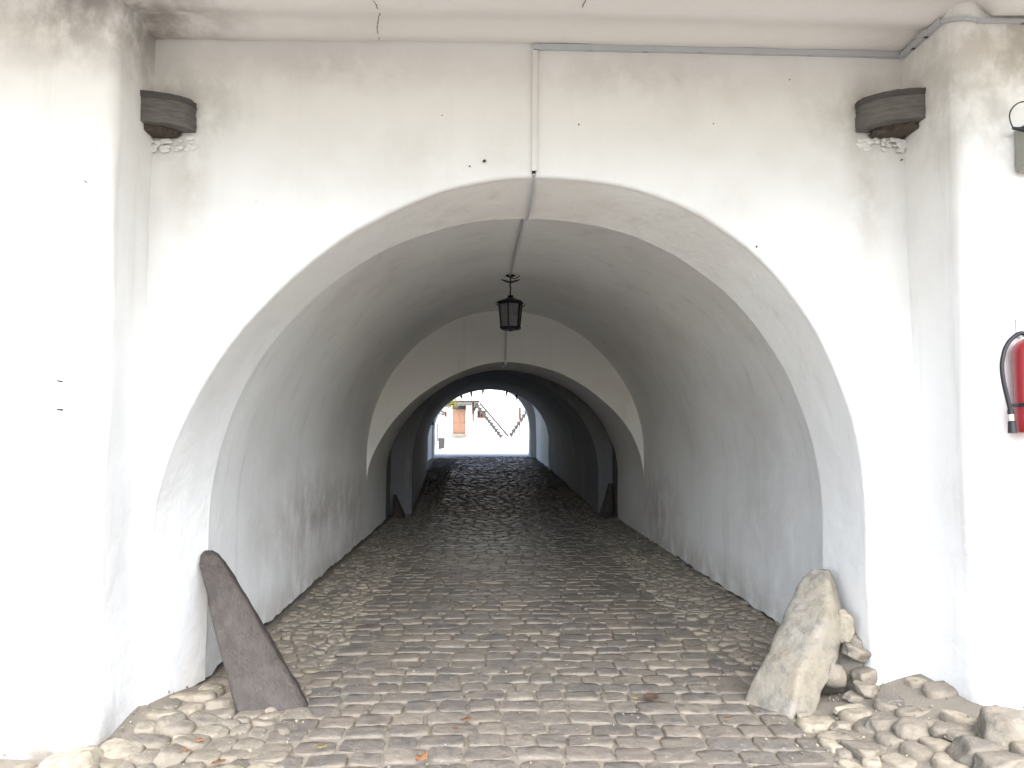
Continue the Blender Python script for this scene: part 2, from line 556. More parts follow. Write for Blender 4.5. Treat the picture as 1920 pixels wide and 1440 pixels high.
# fieldstone aprons at both sides of the mouth
for side, (x0, x1) in enumerate(((-3.6, -1.16), (1.66, 4.4))):
    y = 2.3
    while y < 4.93:
        dpt = random.uniform(0.11, 0.17)
        x = x0 + random.uniform(0, 0.1)
        while x < x1 + (0.0 if side else random.uniform(-.05, .08)):
            w = random.choice((random.uniform(0.08, 0.15), random.uniform(0.14, 0.30)))
            if side == 0:
                ok = y < 3.90 or (x > -1.98 and y < 4.52) or x > -1.90
            else:
                ok = y < 3.80 or (x + w < 2.6 and y < 4.50) or x + w < 2.3
            ok = ok and not (side == 1 and y < 3.7 and x > 1.85 and random.random() < 0.6)
            if ok and not (side == 1 and 1.35 < x < 2.15 and 4.35 < y < 4.9):
                add_stone(mb, x + w / 2, y + random.uniform(-0.03, 0.03), w * 0.98, dpt * random.uniform(0.9, 1.15),
                          random.uniform(0.010, 0.036), random.uniform(-0.5, 0.5), min(1, max(0, random.gauss(0.58, 0.27))),
                          n=14, sq=3.2, tilt=0.14, top=0.78)
            x += w
        y += dpt
tag(mb.build('cobbled_verge', 'cobble', smooth_angle=180, recalc=False), kind='structure')

# ------------------------------------------------------------------ the gatehouse
gate = empty('gatehouse', 'white plastered old gatehouse with a long vaulted passage through it', 'gatehouse')

NS, NA = 12, 60


def arch(p):
    """Ring of (x, z): straight jambs, then two half super-ellipses meeting at the apex."""
    xl, xr, xa, za, zs, zb, nl, nr_ = p
    pts = [(xl, lerp(zb, zs, i / NS)) for i in range(NS)]
    for i in range(NA + 1):
        t = math.pi * i / NA
        c, s = math.cos(t), math.sin(t)
        if c > 0:
            k = (abs(c) ** nl + abs(s) ** nl) ** (-1 / nl) if s or c else 1
            pts.append((xa - (xa - xl) * c * k, zs + (za - zs) * s * k))
        else:
            k = (abs(c) ** nr_ + abs(s) ** nr_) ** (-1 / nr_)
            pts.append((xa - (xr - xa) * c * k, zs + (za - zs) * s * k))
    pts += [(xr, lerp(zs, zb, (i + 1) / NS)) for i in range(NS)]
    return pts


def loft(rings, name, mat, base=True, k=1.0, sm=35):
    """rings: list of lists of 3-D points. base adds the ragged lower edge of the plaster with a dark joint under it."""
    mb = MB()
    n = len(rings[0])
    out = []
    for rg in rings:
        rg = [Vector(p) for p in rg]
        if base:
            y = rg[0].y
            hl = 0.030 + 0.022 * noise.noise(Vector((1, y * 7, rg[0].x))) + 0.03 * noise.noise(Vector((5, y * 23, 0)))
            hr = 0.030 + 0.022 * noise.noise(Vector((9, y * 7, rg[-1].x))) + 0.03 * noise.noise(Vector((3, y * 23, 0)))
            rg[0].z += hl
            rg[-1].z += hr
            rg = [Vector((rg[0].x - 0.05, y, rg[0].z - 0.2)), Vector((rg[0].x - 0.05, y, rg[0].z))] + rg + \
                 [Vector((rg[-1].x + 0.05, y, rg[-1].z)), Vector((rg[-1].x + 0.05, y, rg[-1].z - 0.2))]
        out.append([disp(p, k) for p in rg])
    n = len(out[0])
    for rg in out:
        mb.add(rg, [])
    for j in range(len(out) - 1):
        for i in range(n - 1):
            mb.f.append((j * n + i, j * n + i + 1, (j + 1) * n + i + 1, (j + 1) * n + i))
            mb.mi.append(1 if base and (i < 2 or i > n - 4) else 0)
    return mb.build(name, [mat, 'joint'], gate, smooth_angle=sm, recalc=False)


def P(xl, xr, xa, za, zs, y, nl=2.0, nr=2.0):
    return (y, (xl, xr, xa, za, zs, fy(y), nl, nr))


def ring(y, p):
    return [(x, y, z) for x, z in arch(p)]


def tunnel(a, b, name, mat='plaster_passage', step=0.12, ease=None):
    (ya, pa), (yb, pb) = a, b
    m = max(2, int(abs(yb - ya) / step))
    rings = []
    for i in range(m + 1):
        t = i / m
        e = ease(t) if ease else t
        y = lerp(ya, yb, t)
        p = [lerp(u, v, e) for u, v in zip(pa, pb)]
        p[5] = fy(y)
        rings.append(ring(y, p))
    return loft(rings, name, mat)


def face(a, b, name, mat='plaster_passage', m=6):
    ra, rb = ring(*a), ring(*b)
    rings = [[tuple(lerp(u, v, i / m) for u, v in zip(p, q)) for p, q in zip(ra, rb)] for i in range(m + 1)]
    return loft(rings, name, mat)


YF = 4.5
r0 = P(-1.89, 2.25, 0.28, 3.13, 1.0, 4.535, 1.8, 2.2)
r1 = P(-1.79, 2.24, 0.28, 3.05, 1.0, 5.10, 2.0, 2.1)
c0 = P(-1.80, 2.46, 0.29, 3.21, 1.05, 5.13, 2.0, 2.05)
c1 = P(-1.80, 2.42, 0.29, 3.48, 1.25, 11.75, 2.0, 2.0)
d0 = P(-1.80, 2.42, 0.28, 2.69, 0.9, 11.75, 1.7, 1.9)
d1 = P(-1.79, 2.40, 0.28, 2.76, 0.9, 14.00, 1.8, 1.9)
e0 = P(-1.80, 2.42, 0.28, 3.25, 1.2, 14.05, 2, 2)
e1 = P(-1.80, 2.42, 0.28, 3.25, 1.2, 14.75, 2, 2)
b0 = P(-1.40, 2.16, 0.30, 2.76, 0.9, 14.80, 2.3, 1.9)
b1 = P(-1.72, 1.88, 0.20, 2.90, 1.35, 23.0, 2.0, 2.0)
g0 = P(-1.90, 1.90, 0.20, 3.45, 2.0, 23.05, 2, 2)
g1 = P(-1.86, 1.72, 0.18, 3.45, 2.0, 26.55, 2, 2)
x0 = P(-1.80, 1.52, 0.26, 3.17, 1.7, 26.6, 2.0, 2.1)
x1 = P(-1.80, 1.52, 0.26, 3.17, 1.7, 27.3, 2.0, 2.1)

tunnel(r0, r1, 'entrance_arch', 'plaster_passage', 0.06)
face(r1, c0, 'arch_step', m=2)
tunnel(c0, c1, 'barrel_vault', 'plaster_passage', 0.11)
face(c1, d0, 'cross_wall')
tunnel(d0, d1, 'inner_arch', 'plaster_passage')
face(d1, e0, 'arch_step', 'plaster_shade', m=3)
tunnel(e0, e1, 'barrel_vault', 'plaster_shade')
face(e1, b0, 'cross_wall', 'plaster_shade')
tunnel(b0, b1, 'barrel_vault', 'plaster_shade', step=0.2)
face(b1, g0, 'arch_step', 'plaster_shade', m=3)
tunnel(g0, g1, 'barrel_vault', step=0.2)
face(g1, x0, 'cross_wall', 'plaster')
tunnel(x0, x1, 'exit_arch', 'plaster', 0.1)

# ---- front wall round the mouth
def rect_pts(p, x0_, x1_, zt):
    xl, xr, xa, za, zs, zb, _, _ = p
    res = []
    for i, (x, z) in enumerate(arch(p)):
        if i < NS:
            res.append((x0_, z))
        elif i > NS + NA:
            res.append((x1_, z))
        else:
            cx, cz = xa, zs
            dx, dz = x - cx, z - cz
            ts = []
            if dx < -1e-6: ts.append((x0_ - cx) / dx)
            if dx > 1e-6: ts.append((x1_ - cx) / dx)
            if dz > 1e-6: ts.append((zt - cz) / dz)
            t = min(ts)
            res.append((cx + dx * t, cz + dz * t))
    return res


def offset(pts, o):
    res = []
    for i, (x, z) in enumerate(pts):
        a, b = pts[max(i - 1, 0)], pts[min(i + 1, len(pts) - 1)]
        tx, tz = b[0] - a[0], b[1] - a[1]
        l = math.hypot(tx, tz) or 1
        res.append((x - tz / l * o, z + tx / l * o))
    return res


def front(p0, yw, sgn, rect, name, mat):
    base_ = arch(p0)
    prof = [(0.0, 0.035), (0.002, 0.022), (0.007, 0.010), (0.015, 0.003), (0.026, 0.0)]
    rings = [[(x, yw + sgn * dy, z) for x, z in offset(base_, o)] for o, dy in prof]
    inner = offset(base_, 0.026)
    outer = rect_pts(p0, *rect)
    m = 26
    for i in range(1, m + 1):
        t = (i / m) ** 1.2
        rings.append([(lerp(a[0], b[0], t), yw, lerp(a[1], b[1], t)) for a, b in zip(inner, outer)])
    return loft(rings, name, mat, base=False, sm=60)


front(r0[1], YF, 1, (-2.2, 2.75, 4.15), 'front_wall', 'plaster')
front(x1[1], 27.44, -1, (-12, 12, 5.0), 'rear_wall', 'plaster')


# ---- pillars either side of the recess (a plan profile carried upwards)
def pillar(prof, name, zt=4.2):
    mb = MB()
    zs_ = np.arange(-0.15, zt, 0.09)
    for z in zs_:
        for (x, y, nx_, ny_) in prof:
            bt = 0.10 * max(0, 1 - max(z, 0) / 1.1) ** 2
            q = Vector((x + nx_ * bt, y + ny_ * bt, z))
            mb.add([disp(q, 1.2)], [])
    n = len(prof)
    for j in range(len(zs_) - 1):
        for i in range(n - 1):
            mb.f.append((j * n + i, j * n + i + 1, (j + 1) * n + i + 1, (j + 1) * n + i))
            mb.mi.append(0)
    return mb.build(name, 'plaster_pillar', gate, smooth_angle=70, recalc=False)


def corner_profile(xin, yfront, yback, xout, r, s):
    """s=+1: the pillar lies to the right of xin; s=-1: to the left."""
    pr = [(xin, y, -s * 0.3, 0) for y in np.linspace(yback, yfront + r, 6)]
    for i in range(1, 9):
        a = (math.pi / 2) * i / 8
        pr.append((xin + s * (r - r * math.cos(a)), yfront + r - r * math.sin(a), -s * math.cos(a) * .3, -math.sin(a)))
    x = xin + s * r
    step = 0.09
    while abs(x - xin) < abs(xout - xin):
        x += s * step
        if abs(x - xin) > 2.2:
            step = 0.6
        pr.append((x, yfront, 0, -1))
    return pr


pillar(corner_profile(-1.965, 4.05, 4.62, -12, 0.07, -1), 'pillar')
pillar(corner_profile(2.555, 3.95, 4.62, 12, 0.11, 1), 'pillar')

# ---- ceiling of the jetty over the forecourt
JET = 1.4


def ceil_z(x, y):
    band = 0.024 * math.sin((y - 4.5) * 2 * math.pi / 0.30 + 0.5 * noise.noise(Vector((x * .5, 0, 3)))) if y > 3.2 else 0
    fade = smooth((y - 3.3) / 0.4)
    z = 3.94 + band * fade * (0.6 + 0.4 * noise.noise(Vector((x * .7, 2, 1))))
    z -= 0.10 * smooth((x - 2.62) / 0.08) * (1 - smooth((y - 3.93) / 0.05))
    return z


mb = MB()
xs = list(np.arange(-3.2, 3.8, 0.08))
xs = [-12, -8, -5] + xs + [5, 8, 12]
ys = [JET, 2.0, 3.0] + list(np.arange(3.4, 4.75, 0.03))
for y in ys:
    for x in xs:
        z = ceil_z(x, y)
        mb.add([disp((x, y, z), 0.8)], [])
n = len(xs)
for j in range(len(ys) - 1):
    for i in range(n - 1):
        mb.f.append((j * n + i, j * n + i + 1, (j + 1) * n + i + 1, (j + 1) * n + i))
        mb.mi.append(0)
mb.build('ceiling', 'plaster_ceiling', gate, smooth_angle=70, recalc=False)

# ---- storey above, side walls and roof (close the building from the sky)
mb = MB()
mb.box((0, (JET + 27.43) / 2, 4.55), (24, 27.43 - JET, 0.9))
mb.build('upper_storey', 'housewall', gate)
mb = MB()
for sx_ in (-11.85, 11.85):
    mb = MB()
    mb.box((sx_, 15.9, 2.0), (0.3, 23.0, 4.2))
    mb.build('side_wall', 'housewall', gate)
mb = MB()
ym = (JET + 27.4) / 2
mb.add([(-12.5, JET - .5, 5.03), (12.5, JET - .5, 5.03), (12.5, 27.9, 5.03), (-12.5, 27.9, 5.03), (-12.5, ym, 6.0), (12.5, ym, 6.0)],
       [(0, 1, 5, 4), (2, 3, 4, 5), (0, 4, 3), (1, 2, 5), (3, 2, 1, 0)])
mb.build('roof', 'tile', gate)

# ---- hairline cracks and chips in the plaster
def wallp(px, py, dy=0.012):
    p = U(px, py, 4.5)
    q = disp(p)
    return Vector((p.x, q.y - dy, p.z))


mb = MB()
def crack(pts, r=0.0019):
    q = []
    for a, b in zip(pts, pts[1:]):
        for i in range(6):
            t = i / 6
            p = Vector(a).lerp(Vector(b), t)
            q.append(p + Vector((random.uniform(-.004, .004), 0, 0)))
    q.append(Vector(pts[-1]))
    mb.tube(q, [r * random.uniform(.5, 1.3) for _ in q], 5)
def ceil_pt(px, py):
    d = _M @ Vector(((px - 960) / F_PX, -(py - 720) / F_PX, -1))
    t = 2.0
    while t < 9:
        p = EYE + d * t
        q = disp((p.x, p.y, ceil_z(p.x, p.y)), .8)
        if p.z >= q.z - .002:
            break
        t += .004
    return p
crack([ceil_pt(700, 2), ceil_pt(708, 14), ceil_pt(712, 26), ceil_pt(709, 38), ceil_pt(707, 50), ceil_pt(709, 62), ceil_pt(711, 74)])
mb.build('crack', 'joint', gate)
mb = MB()
crack([ceil_pt(1100, -8), ceil_pt(1092, 14)])
mb.build('crack', 'joint', gate)
mb = MB()
for px, py, s in ((908, 302, 7), (881, 312, 3), (829, 217, 3), (1085, 234, 3), (1418, 463, 5), (160, 340, 2), (110, 714, 5), (110, 768, 5), (125, 1241, 8), (88, 1160, 8), (142, 1296, 12), (1690, 300, 4), (1337, 233, 3), (1480, 150, 2), (486, 862, 0)):
    if s == 0:
        continue
    Yp = 4.5 if 290 < px < 1700 else (3.98 if px > 1700 else 4.03)
    c = U(px, py, Yp)
    rr = s * 0.0031 * 0.36
    k = 9
    vs = [c + Vector((math.cos(2 * math.pi * i / k) * rr * random.uniform(.5, 1.4), -0.012, math.sin(2 * math.pi * i / k) * rr * random.uniform(.5, 1.2))) for i in range(k)]
    mb = MB()
    vs2 = [v + Vector((0, 0.05, 0)) for v in vs]
    mb.add(vs + vs2, [tuple(range(k))] + [(i, (i + 1) % k, k + (i + 1) % k, k + i) for i in range(k)])
    mb.build('plaster_chip', 'joint', gate)

# ------------------------------------------------------------------ loose and leaning stones
def rock(name, c, size, label, rot=(0, 0, 0), mat='cobble', seed=0, tint=0.5, boxy=2.6, rough=0.10, group='fieldstones at the foot of the gatehouse', cat='stone'):
    import bmesh
    bm = bmesh.new()
    bmesh.ops.create_icosphere(bm, subdivisions=4, radius=1)
    E = Euler(rot, 'XYZ').to_matrix()
    rr_ = random.Random(seed * 13 + 5)
    planes = [(Vector((rr_.gauss(0, 1), rr_.gauss(0, 1), rr_.gauss(.1, .8))).normalized(), rr_.uniform(.68, .92)) for _ in range(9)] + [(Vector((rr_.uniform(-.2, .2), rr_.uniform(-.2, .2), 1)).normalized(), rr_.uniform(.6, .8))]
    sd = Vector((seed * 3.7, seed * 1.3, seed * 2.1))
    for v in bm.verts:
        p = v.co.normalized()
        k = (abs(p.x) ** boxy + abs(p.y) ** boxy + abs(p.z) ** boxy) ** (-1 / boxy)
        q = p * k
        for nv_, dv_ in planes:
            e_ = q.dot(nv_) - dv_
            if e_ > 0:
                q -= nv_ * e_ * 0.92
        q *= 1 + rough * noise.noise(p * 1.3 + sd) * 1.4 + rough * 0.5 * noise.noise(p * 3.5 + sd) + rough * .30 * noise.noise(p * 8 + sd) + rough * .12 * noise.noise(p * 20 + sd)
        v.co = E @ Vector((q.x * size[0] / 2, q.y * size[1] / 2, q.z * size[2] / 2))
    me = bpy.data.meshes.new(name)
    bm.to_mesh(me)
    bm.free()
    me.materials.append(M[mat])
    at = me.attributes.new('tint', 'FLOAT_COLOR', 'POINT')
    at.data.foreach_set('color', np.tile(np.array([tint, 0, 0, 1], dtype=np.float32), len(me.vertices)))
    me.shade_smooth()
    o = bpy.data.objects.new(name, me)
    o.location = c
    COL.objects.link(o)
    return tag(o, label, cat, group)


def gp(px, py, dz=0.0):
    """Point on the ground seen at photo pixel px,py (near the mouth), solved on the real terrain."""
    d = _M @ Vector(((px - 960) / F_PX, -(py - 720) / F_PX, -1))
    t = 2.5
    while t < 70:
        p = EYE + d * t
        if p.z <= ground_z(p.x, p.y) + dz:
            return p
        t += 0.005
    return EYE + d * t


STONES = [
    # px, py(centre), w, d, h, rotz, tint, boxy, label
    (1622, 1402, .20, .19, .13, .15, .50, 3.6, 'squarish grey cobble with rounded corners, nearest the road among the right-hand fieldstones'),
    (1563, 1396, .10, .17, .10, .25, .95, 2.8, 'narrow pale yellow stone wedged against the squarish grey cobble'),
    (1660, 1352, .22, .20, .14, -.3, .36, 2.8, 'grey-brown ribbed stone behind the squarish grey cobble'),
    (1718, 1362, .21, .20, .13, .3, .62, 2.5, 'domed tan stone between the ribbed stone and the flat slab'),
    (1790, 1362, .22, .13, .09, -.1, .42, 3.2, 'thin flat brown stone below the right wall'),
    (1838, 1398, .27, .21, .15, -.25, .20, 3.0, 'bluish grey flat-topped stone at the bottom right'),
    (1895, 1352, .34, .28, .24, .2, .62, 2.3, 'large rounded brown boulder against the right wall'),
    (1885, 1425, .26, .2, .14, .1, .55, 3.0, 'flat buff stone at the bottom right corner of the photo'),
    (1510, 1342, .11, .09, .07, .3, .97, 2.3, 'small pale egg-shaped stone at the foot of the right guard stone'),
    (1602, 1326, .24, .09, .07, .08, .98, 2.6, 'long pale yellow stone lying like a loaf by the right guard stone'),
    (1612, 1302, .22, .10, .07, .05, .45, 2.6, 'long grey stone just behind the pale loaf-shaped stone'),
    (1668, 1318, .18, .11, .07, -.2, .60, 2.6, 'tan stone under the corner of the white wall'),
    (1590, 1358, .20, .09, .07, .0, .70, 2.6, 'long buff stone in front of the dark twig-covered gap'),
    (142, 1424, .30, .22, .18, .1, .99, 2.3, 'big pale rounded boulder at the foot of the left pillar'),
    (322, 1412, .20, .24, .13, .2, .50, 3.2, 'large grey block at the bottom left'),
    (352, 1386, .17, .09, .07, -.1, 1.0, 2.6, 'pale cream oblong stone beside the large grey block'),
    (425, 1275, .16, .14, .09, .3, .62, 2.5, 'rounded tan stone in the corner behind the left guard slab'),
    (410, 1316, .26, .17, .10, .1, .66, 2.5, 'broad tan stone below the left guard slab'),
    (500, 1325, .25, .13, .09, -.35, .75, 2.5, 'buff stone under the toe of the left guard slab'),
    (435, 1360, .15, .12, .08, .0, .48, 2.8, 'round grey cobble among the left-hand stones'),
    (320, 1350, .16, .15, .11, .5, .40, 2.8, 'tilted grey stone at the edge of the left wall'),
    (232, 1400, .22, .2, .12, .2, .85, 2.7, 'cream coloured stone between the pale boulder and the grey block'),
]
for i, (px, py, w, d, h, rz, ti, bx, lab) in enumerate(STONES):
    p = gp(px, py, h * 0.25)
    rock('fieldstone', (p.x, p.y, ground_z(p.x, p.y) + h * 0.02), (w, d, h), lab, (random.uniform(-.12, .12), random.uniform(-.12, .12), rz), seed=i + 1, tint=ti, boxy=bx)

# masonry laid bare at the right corner, stacked behind the guard stone
CORNER = [
    (1602, 1222, 4.54, .20, .14, .10, .45, .35, 'dark flat stone tilted against the right guard stone'),
    (1562, 1262, 4.58, .17, .14, .16, .2, .55, 'wedge-shaped tan stone close behind the right guard stone'),
    (1618, 1268, 4.52, .15, .13, .12, -.3, .60, 'pinkish stone bedded in mortar at the right wall corner'),
    (1585, 1175, 4.64, .10, .12, .22, .1, .85, 'pale upright stone in the broken plaster above the others'),
    (1625, 1290, 4.44, .17, .14, .10, .1, .62, 'low tan stone where the right wall meets the ground'),
]
for i, (px, py, Y, w, d, h, ry, ti, lab) in enumerate(CORNER):
    rock('fieldstone', U(px, py, Y), (w, d, h), lab, (0, ry, .2), seed=40 + i, tint=ti, boxy=2.8)


mo = rock('broken_masonry', U(1592, 1250, 4.72), (.30, .32, .60), None, (.1, .12, .3), mat='cobble', seed=91, boxy=2.6, rough=.16, group=None, cat=None)
mo.parent = gate
mo = rock('broken_masonry', U(1630, 1288, 4.64), (.30, .30, .24), None, (.1, .0, .1), mat='cobble', seed=92, boxy=2.4, rough=.16, group=None, cat=None)
mo.parent = gate

# the leaning guard stone on the right
def leaning(name, secs, mat, label, noise_amp, n=28, sq=2.6, tint=0.5, seed=3, cuts=()):
    """secs: (centre, half-width along u, half-depth along v, u angle) from foot to tip."""
    mb = MB()
    m = len(secs)
    sub = 12
    rings = []
    for j in range((m - 1) * sub + 1):
        i, t = min(j // sub, m - 2), (j - min(j // sub, m - 2) * sub) / sub
        a, b = secs[i], secs[i + 1]
        e = smooth(t) * .35 + t * .65
        c = Vector(a[0]).lerp(Vector(b[0]), t)
        hw, hd, an = lerp(a[1], b[1], e), lerp(a[2], b[2], e), lerp(a[3], b[3], t)
        u = Vector((math.cos(an), math.sin(an), 0))
        v = Vector((-math.sin(an), math.cos(an), 0))
        ring_ = []
        for k in range(n):
            th = 2 * math.pi * k / n
            cc, ss = math.cos(th), math.sin(th)
            r = (abs(cc) ** sq + abs(ss) ** sq) ** (-1 / sq)
            p = c + u * (cc * r * hw) + v * (ss * r * hd)
            q = p * 5 + Vector((seed, 0, 0))
            p += (noise.noise_vector(q) * 1.0 + noise.noise_vector(q * 2.7) * 0.5 + noise.noise_vector(q * 6.5) * 0.22) * noise_amp
            for c_, n_, d_ in cuts:
                e_ = (p - c_).dot(n_) - d_
                if e_ > 0:
                    p -= n_ * e_ * .85
            ring_.append(p)
        rings.append(ring_)
    for rg in rings:
        mb.add(rg, [], 0, (tint, 0.0))
    for j in range(len(rings) - 1):
        for k in range(n):
            mb.f.append((j * n + k, j * n + (k + 1) % n, (j + 1) * n + (k + 1) % n, (j + 1) * n + k))
            mb.mi.append(0)
    mb.f.append(tuple((len(rings) - 1) * n + k for k in range(n)))
    mb.mi.append(0)
    o = mb.build(name, mat, smooth_angle=50)
    return tag(o, label, 'guard stone')


def sec(pxl, pxr, py, Y, hd, an):
    a, b = U(pxl, py, Y), U(pxr, py, Y)
    hw = (b.x - a.x) / 2
    if an > 0.5:
        hw = (hw - 0.42 * hd) / 0.85
    return ((a + b) / 2, max(hw, .02), hd, an)


leaning('guard_stone', [
    sec(1372, 1520, 1345, 4.50, .19, .62), sec(1396, 1535, 1300, 4.53, .19, .62), sec(1428, 1556, 1255, 4.60, .18, .62),
    sec(1452, 1572, 1205, 4.68, .17, .62), sec(1470, 1581, 1160, 4.74, .155, .62), sec(1490, 1580, 1120, 4.80, .135, .62),
    sec(1508, 1571, 1085, 4.85, .10, .62), sec(1524, 1556, 1068, 4.87, .055, .62)],
    'guard', 'big tapering buff boulder leaning on the right jamb of the arch', 0.014, sq=4.5, tint=0.72, n=56, cuts=[(Vector((1.95, 4.7, .42)), Vector(v).normalized(), d) for v, d in (((-.85, -.55, .42), .175), ((.35, -.93, .15), .15), ((-.25, -.8, .62), .23), ((.8, -.5, .3), .20), ((-.1, -.35, 1), .30))])
# the dark slab on the left: a blade standing on edge, leaning outwards from the jamb
leaning('guard_stone', [
    sec(452, 580, 1335, 4.62, .085, .30), sec(440, 560, 1298, 4.67, .085, .30), sec(428, 536, 1255, 4.72, .085, .29),
    sec(413, 506, 1200, 4.80, .08, .28), sec(397, 472, 1140, 4.88, .075, .27), sec(385, 443, 1090, 4.95, .065, .26),
    sec(378, 421, 1056, 5.00, .055, .26), sec(379, 408, 1040, 5.02, .04, .26), sec(384, 398, 1034, 5.03, .02, .26)],
    'slab', 'smooth dark brown blade-shaped slab leaning on the left jamb of the arch', 0.008, sq=8.0, n=64)
# smaller ones deep in the passage
leaning('guard_stone', [
    sec(733, 768, 990, 14.2, .15, 0), sec(735, 759, 965, 14.35, .14, 0), sec(737, 750, 945, 14.45, .12, 0), sec(738, 743, 928, 14.5, .05, 0)],
    'slab', 'small dark pointed stone by the left wall deep in the passage', 0.01)
leaning('guard_stone', [
    sec(1118, 1151, 978, 14.2, .16, 0), sec(1126, 1150, 955, 14.35, .15, 0), sec(1134, 1149, 930, 14.45, .13, 0), sec(1141, 1148, 907, 14.5, .05, 0)],
    'slab', 'tall dark pointed stone by the right wall deep in the passage', 0.01, seed=9)
leaning('guard_stone', [
    sec(788, 804, 899, 22.3, .16, 0), sec(789, 800, 888, 22.4, .15, 0), sec(790, 794, 876, 22.5, .06, 0)],
    'slab', 'dark stone at the left jamb near the bright far end', 0.01, seed=5)
leaning('guard_stone', [
    sec(1026, 1046, 897, 22.3, .16, 0), sec(1029, 1043, 884, 22.4, .15, 0), sec(1034, 1040, 868, 22.5, .06, 0)],
    'slab', 'dark stone at the right jamb near the bright far end', 0.01, seed=6)


# ------------------------------------------------------------------ wooden pivot blocks of the lost gate
def pivot_block(corner, s, rx, ry, z0_, z1_, label, mat):
    """Quarter-round timber let into the corner of the recess; s=+1 spreads to the right."""
    t = empty('pivot_block', label, 'timber block', 'wooden pivot blocks of the old gate')
    t.location = (corner[0], corner[1], z0_)
    def quarter(rx_, ry_, za, zb, wob, name, mt):
        mb = MB()
        n = 22
        zz = np.linspace(za, zb, 9)
        for z in zz:
            for k in range(n + 1):
                a = math.pi / 2 * k / n
                x = max(0,math.cos(a)) ** 0.95 * rx_
                y = -max(0,math.sin(a)) ** 0.95 * ry_
                w = 1 + 1.6 * wob * noise.noise(Vector((a * 3, z * 14, corner[0]))) + 1.2 * wob * noise.noise(Vector((a * 9, z * 50, 4)))
                mb.add([(s * x * w, y * w, z - z0_)], [])
            mb.add([(-s * 0.08, 0.08, z - z0_)], [])
        m = n + 2
        for j in range(len(zz) - 1):
            for k in range(m):
                mb.f.append((j * m + k, j * m + (k + 1) % m, (j + 1) * m + (k + 1) % m, (j + 1) * m + k))
                mb.mi.append(0)
        for j in (0, len(zz) - 1):
            mb.f.append(tuple(j * m + k for k in range(m)))
            mb.mi.append(0)
        return mb.build(name, mt, t, smooth_angle=50)
    quarter(rx, ry, z0_ + 0.025, z1_ - 0.035, 0.03, 'block', mat)
    quarter(rx * 1.01, ry * 1.03, z1_ - 0.035, z1_, 0.03, 'cap_board', 'oak')
    quarter(rx * 0.72, ry * 0.72, z0_ - 0.01, z0_ + 0.025, 0.10, 'rotten_underside', 'joint')
    mb = MB()
    import bmesh
    for i in range(46):
        a = random.uniform(0.05, 1.0)
        q = Vector((s * rx * a, 0.006 - random.uniform(0.0, 0.006) - (1 - a) * ry * .12, -random.uniform(0.0, 0.075) - 0.02 * (1 - a)))
        r = random.uniform(0.004, 0.015)
        bm = bmesh.new()
        bmesh.ops.create_icosphere(bm, subdivisions=2, radius=r)
        vs = [q + Vector((v.co.x * 1.8, v.co.y * .45, v.co.z * 1.1)) * (1 + 0.7 * noise.noise(v.co * 70 + q * 9)) for v in bm.verts]
        fs = [tuple(v.index for v in f.verts) for f in bm.faces]
        bm.free()
        mb.add(vs, fs)
    mb.build('broken_mortar', 'plaster', t, smooth_angle=30)
    return t


pivot_block((-2.03, 4.5, 0), 1, .315, .17, 3.345, 3.545, 'dark curved timber block in the upper left corner above the arch', 'oak_light')
pivot_block((2.55, 4.5, 0), -1, .31, .23, 3.40, 3.60, 'weathered grey curved timber block in the upper right corner above the arch', 'oak_light')

# ------------------------------------------------------------------ cable trunking and conduits
mb = MB()
a = disp((0.285, 4.5, 3.13)); ztop = 3.815
t = empty('cable_trunking', 'narrow grey cable trunking along the ceiling edge and down to the arch crown', 'cable trunking')
def run(pts, w, h, name, mat, flat):
    mb = MB()
    for a_, b_ in zip(pts, pts[1:]):
        a_, b_ = Vector(a_), Vector(b_)
        d = (b_ - a_).normalized()
        nrm = Vector(flat) - d * Vector(flat).dot(d)
        nrm.normalize()
        sd = d.cross(nrm)
        vs = []
        for p in (a_ - d * w * .3, b_ + d * w * .3):
            for i, j in ((-1, -1), (1, -1), (1, 1), (-1, 1)):
                vs.append(p + sd * (i * w / 2) + nrm * (j * h / 2))
        mb.add(vs, [(0, 1, 2, 3), (4, 7, 6, 5), (0, 4, 5, 1), (1, 5, 6, 2), (2, 6, 7, 3), (3, 7, 4, 0)])
    return mb.build(name, mat, t, smooth_angle=20)
run([wallp(1003 + i * 103, 91 + i * 1.9) for i in range(8)], .034, .03, 'ceiling_run', 'trunking', (0, -1, 0))
pr = [Vector((disp((2.555, y_, 3.87), 1.2).x - .012, y_, 3.895)) for y_ in (4.47, 4.35, 4.22, 4.09)]
run(pr, .034, .03, 'side_run', 'trunking', (-1, 0, 0))
pr = [Vector((x_, disp((x_, 3.95, 3.83), 1.2).y - .012, 3.825)) for x_ in (2.66, 2.9, 3.2, 3.6)]
pc_ = [disp((2.555 + .11 - .11 * math.cos(a), 3.95 + .11 - .11 * math.sin(a), 3.88), 1.2) + Vector((-.012 * math.cos(a), -.012 * math.sin(a), 0)) for a in (0.0, .5, 1.0, 1.5)]
pc_ = [Vector((q.x, q.y, 3.89 - .02 * i)) for i, q in enumerate(pc_)]
run(pc_, .022, .02, 'corner_run', 'trunking', (-.7, -.7, 0))
run(pc_[-1:] + pr, .022, .02, 'pillar_run', 'trunking', (0, -1, 0))
run([wallp(1003, 100), wallp(1002.5, 150), wallp(1002, 200), wallp(1002, 260), wallp(1001.5, 318)], .030, .022, 'drop', 'droppvc', (0, -1, 0))
mb = MB()
mb.box(wallp(1001, 323, .006), (.022, .02, .02))
mb.build('end_cap', 'iron', t)

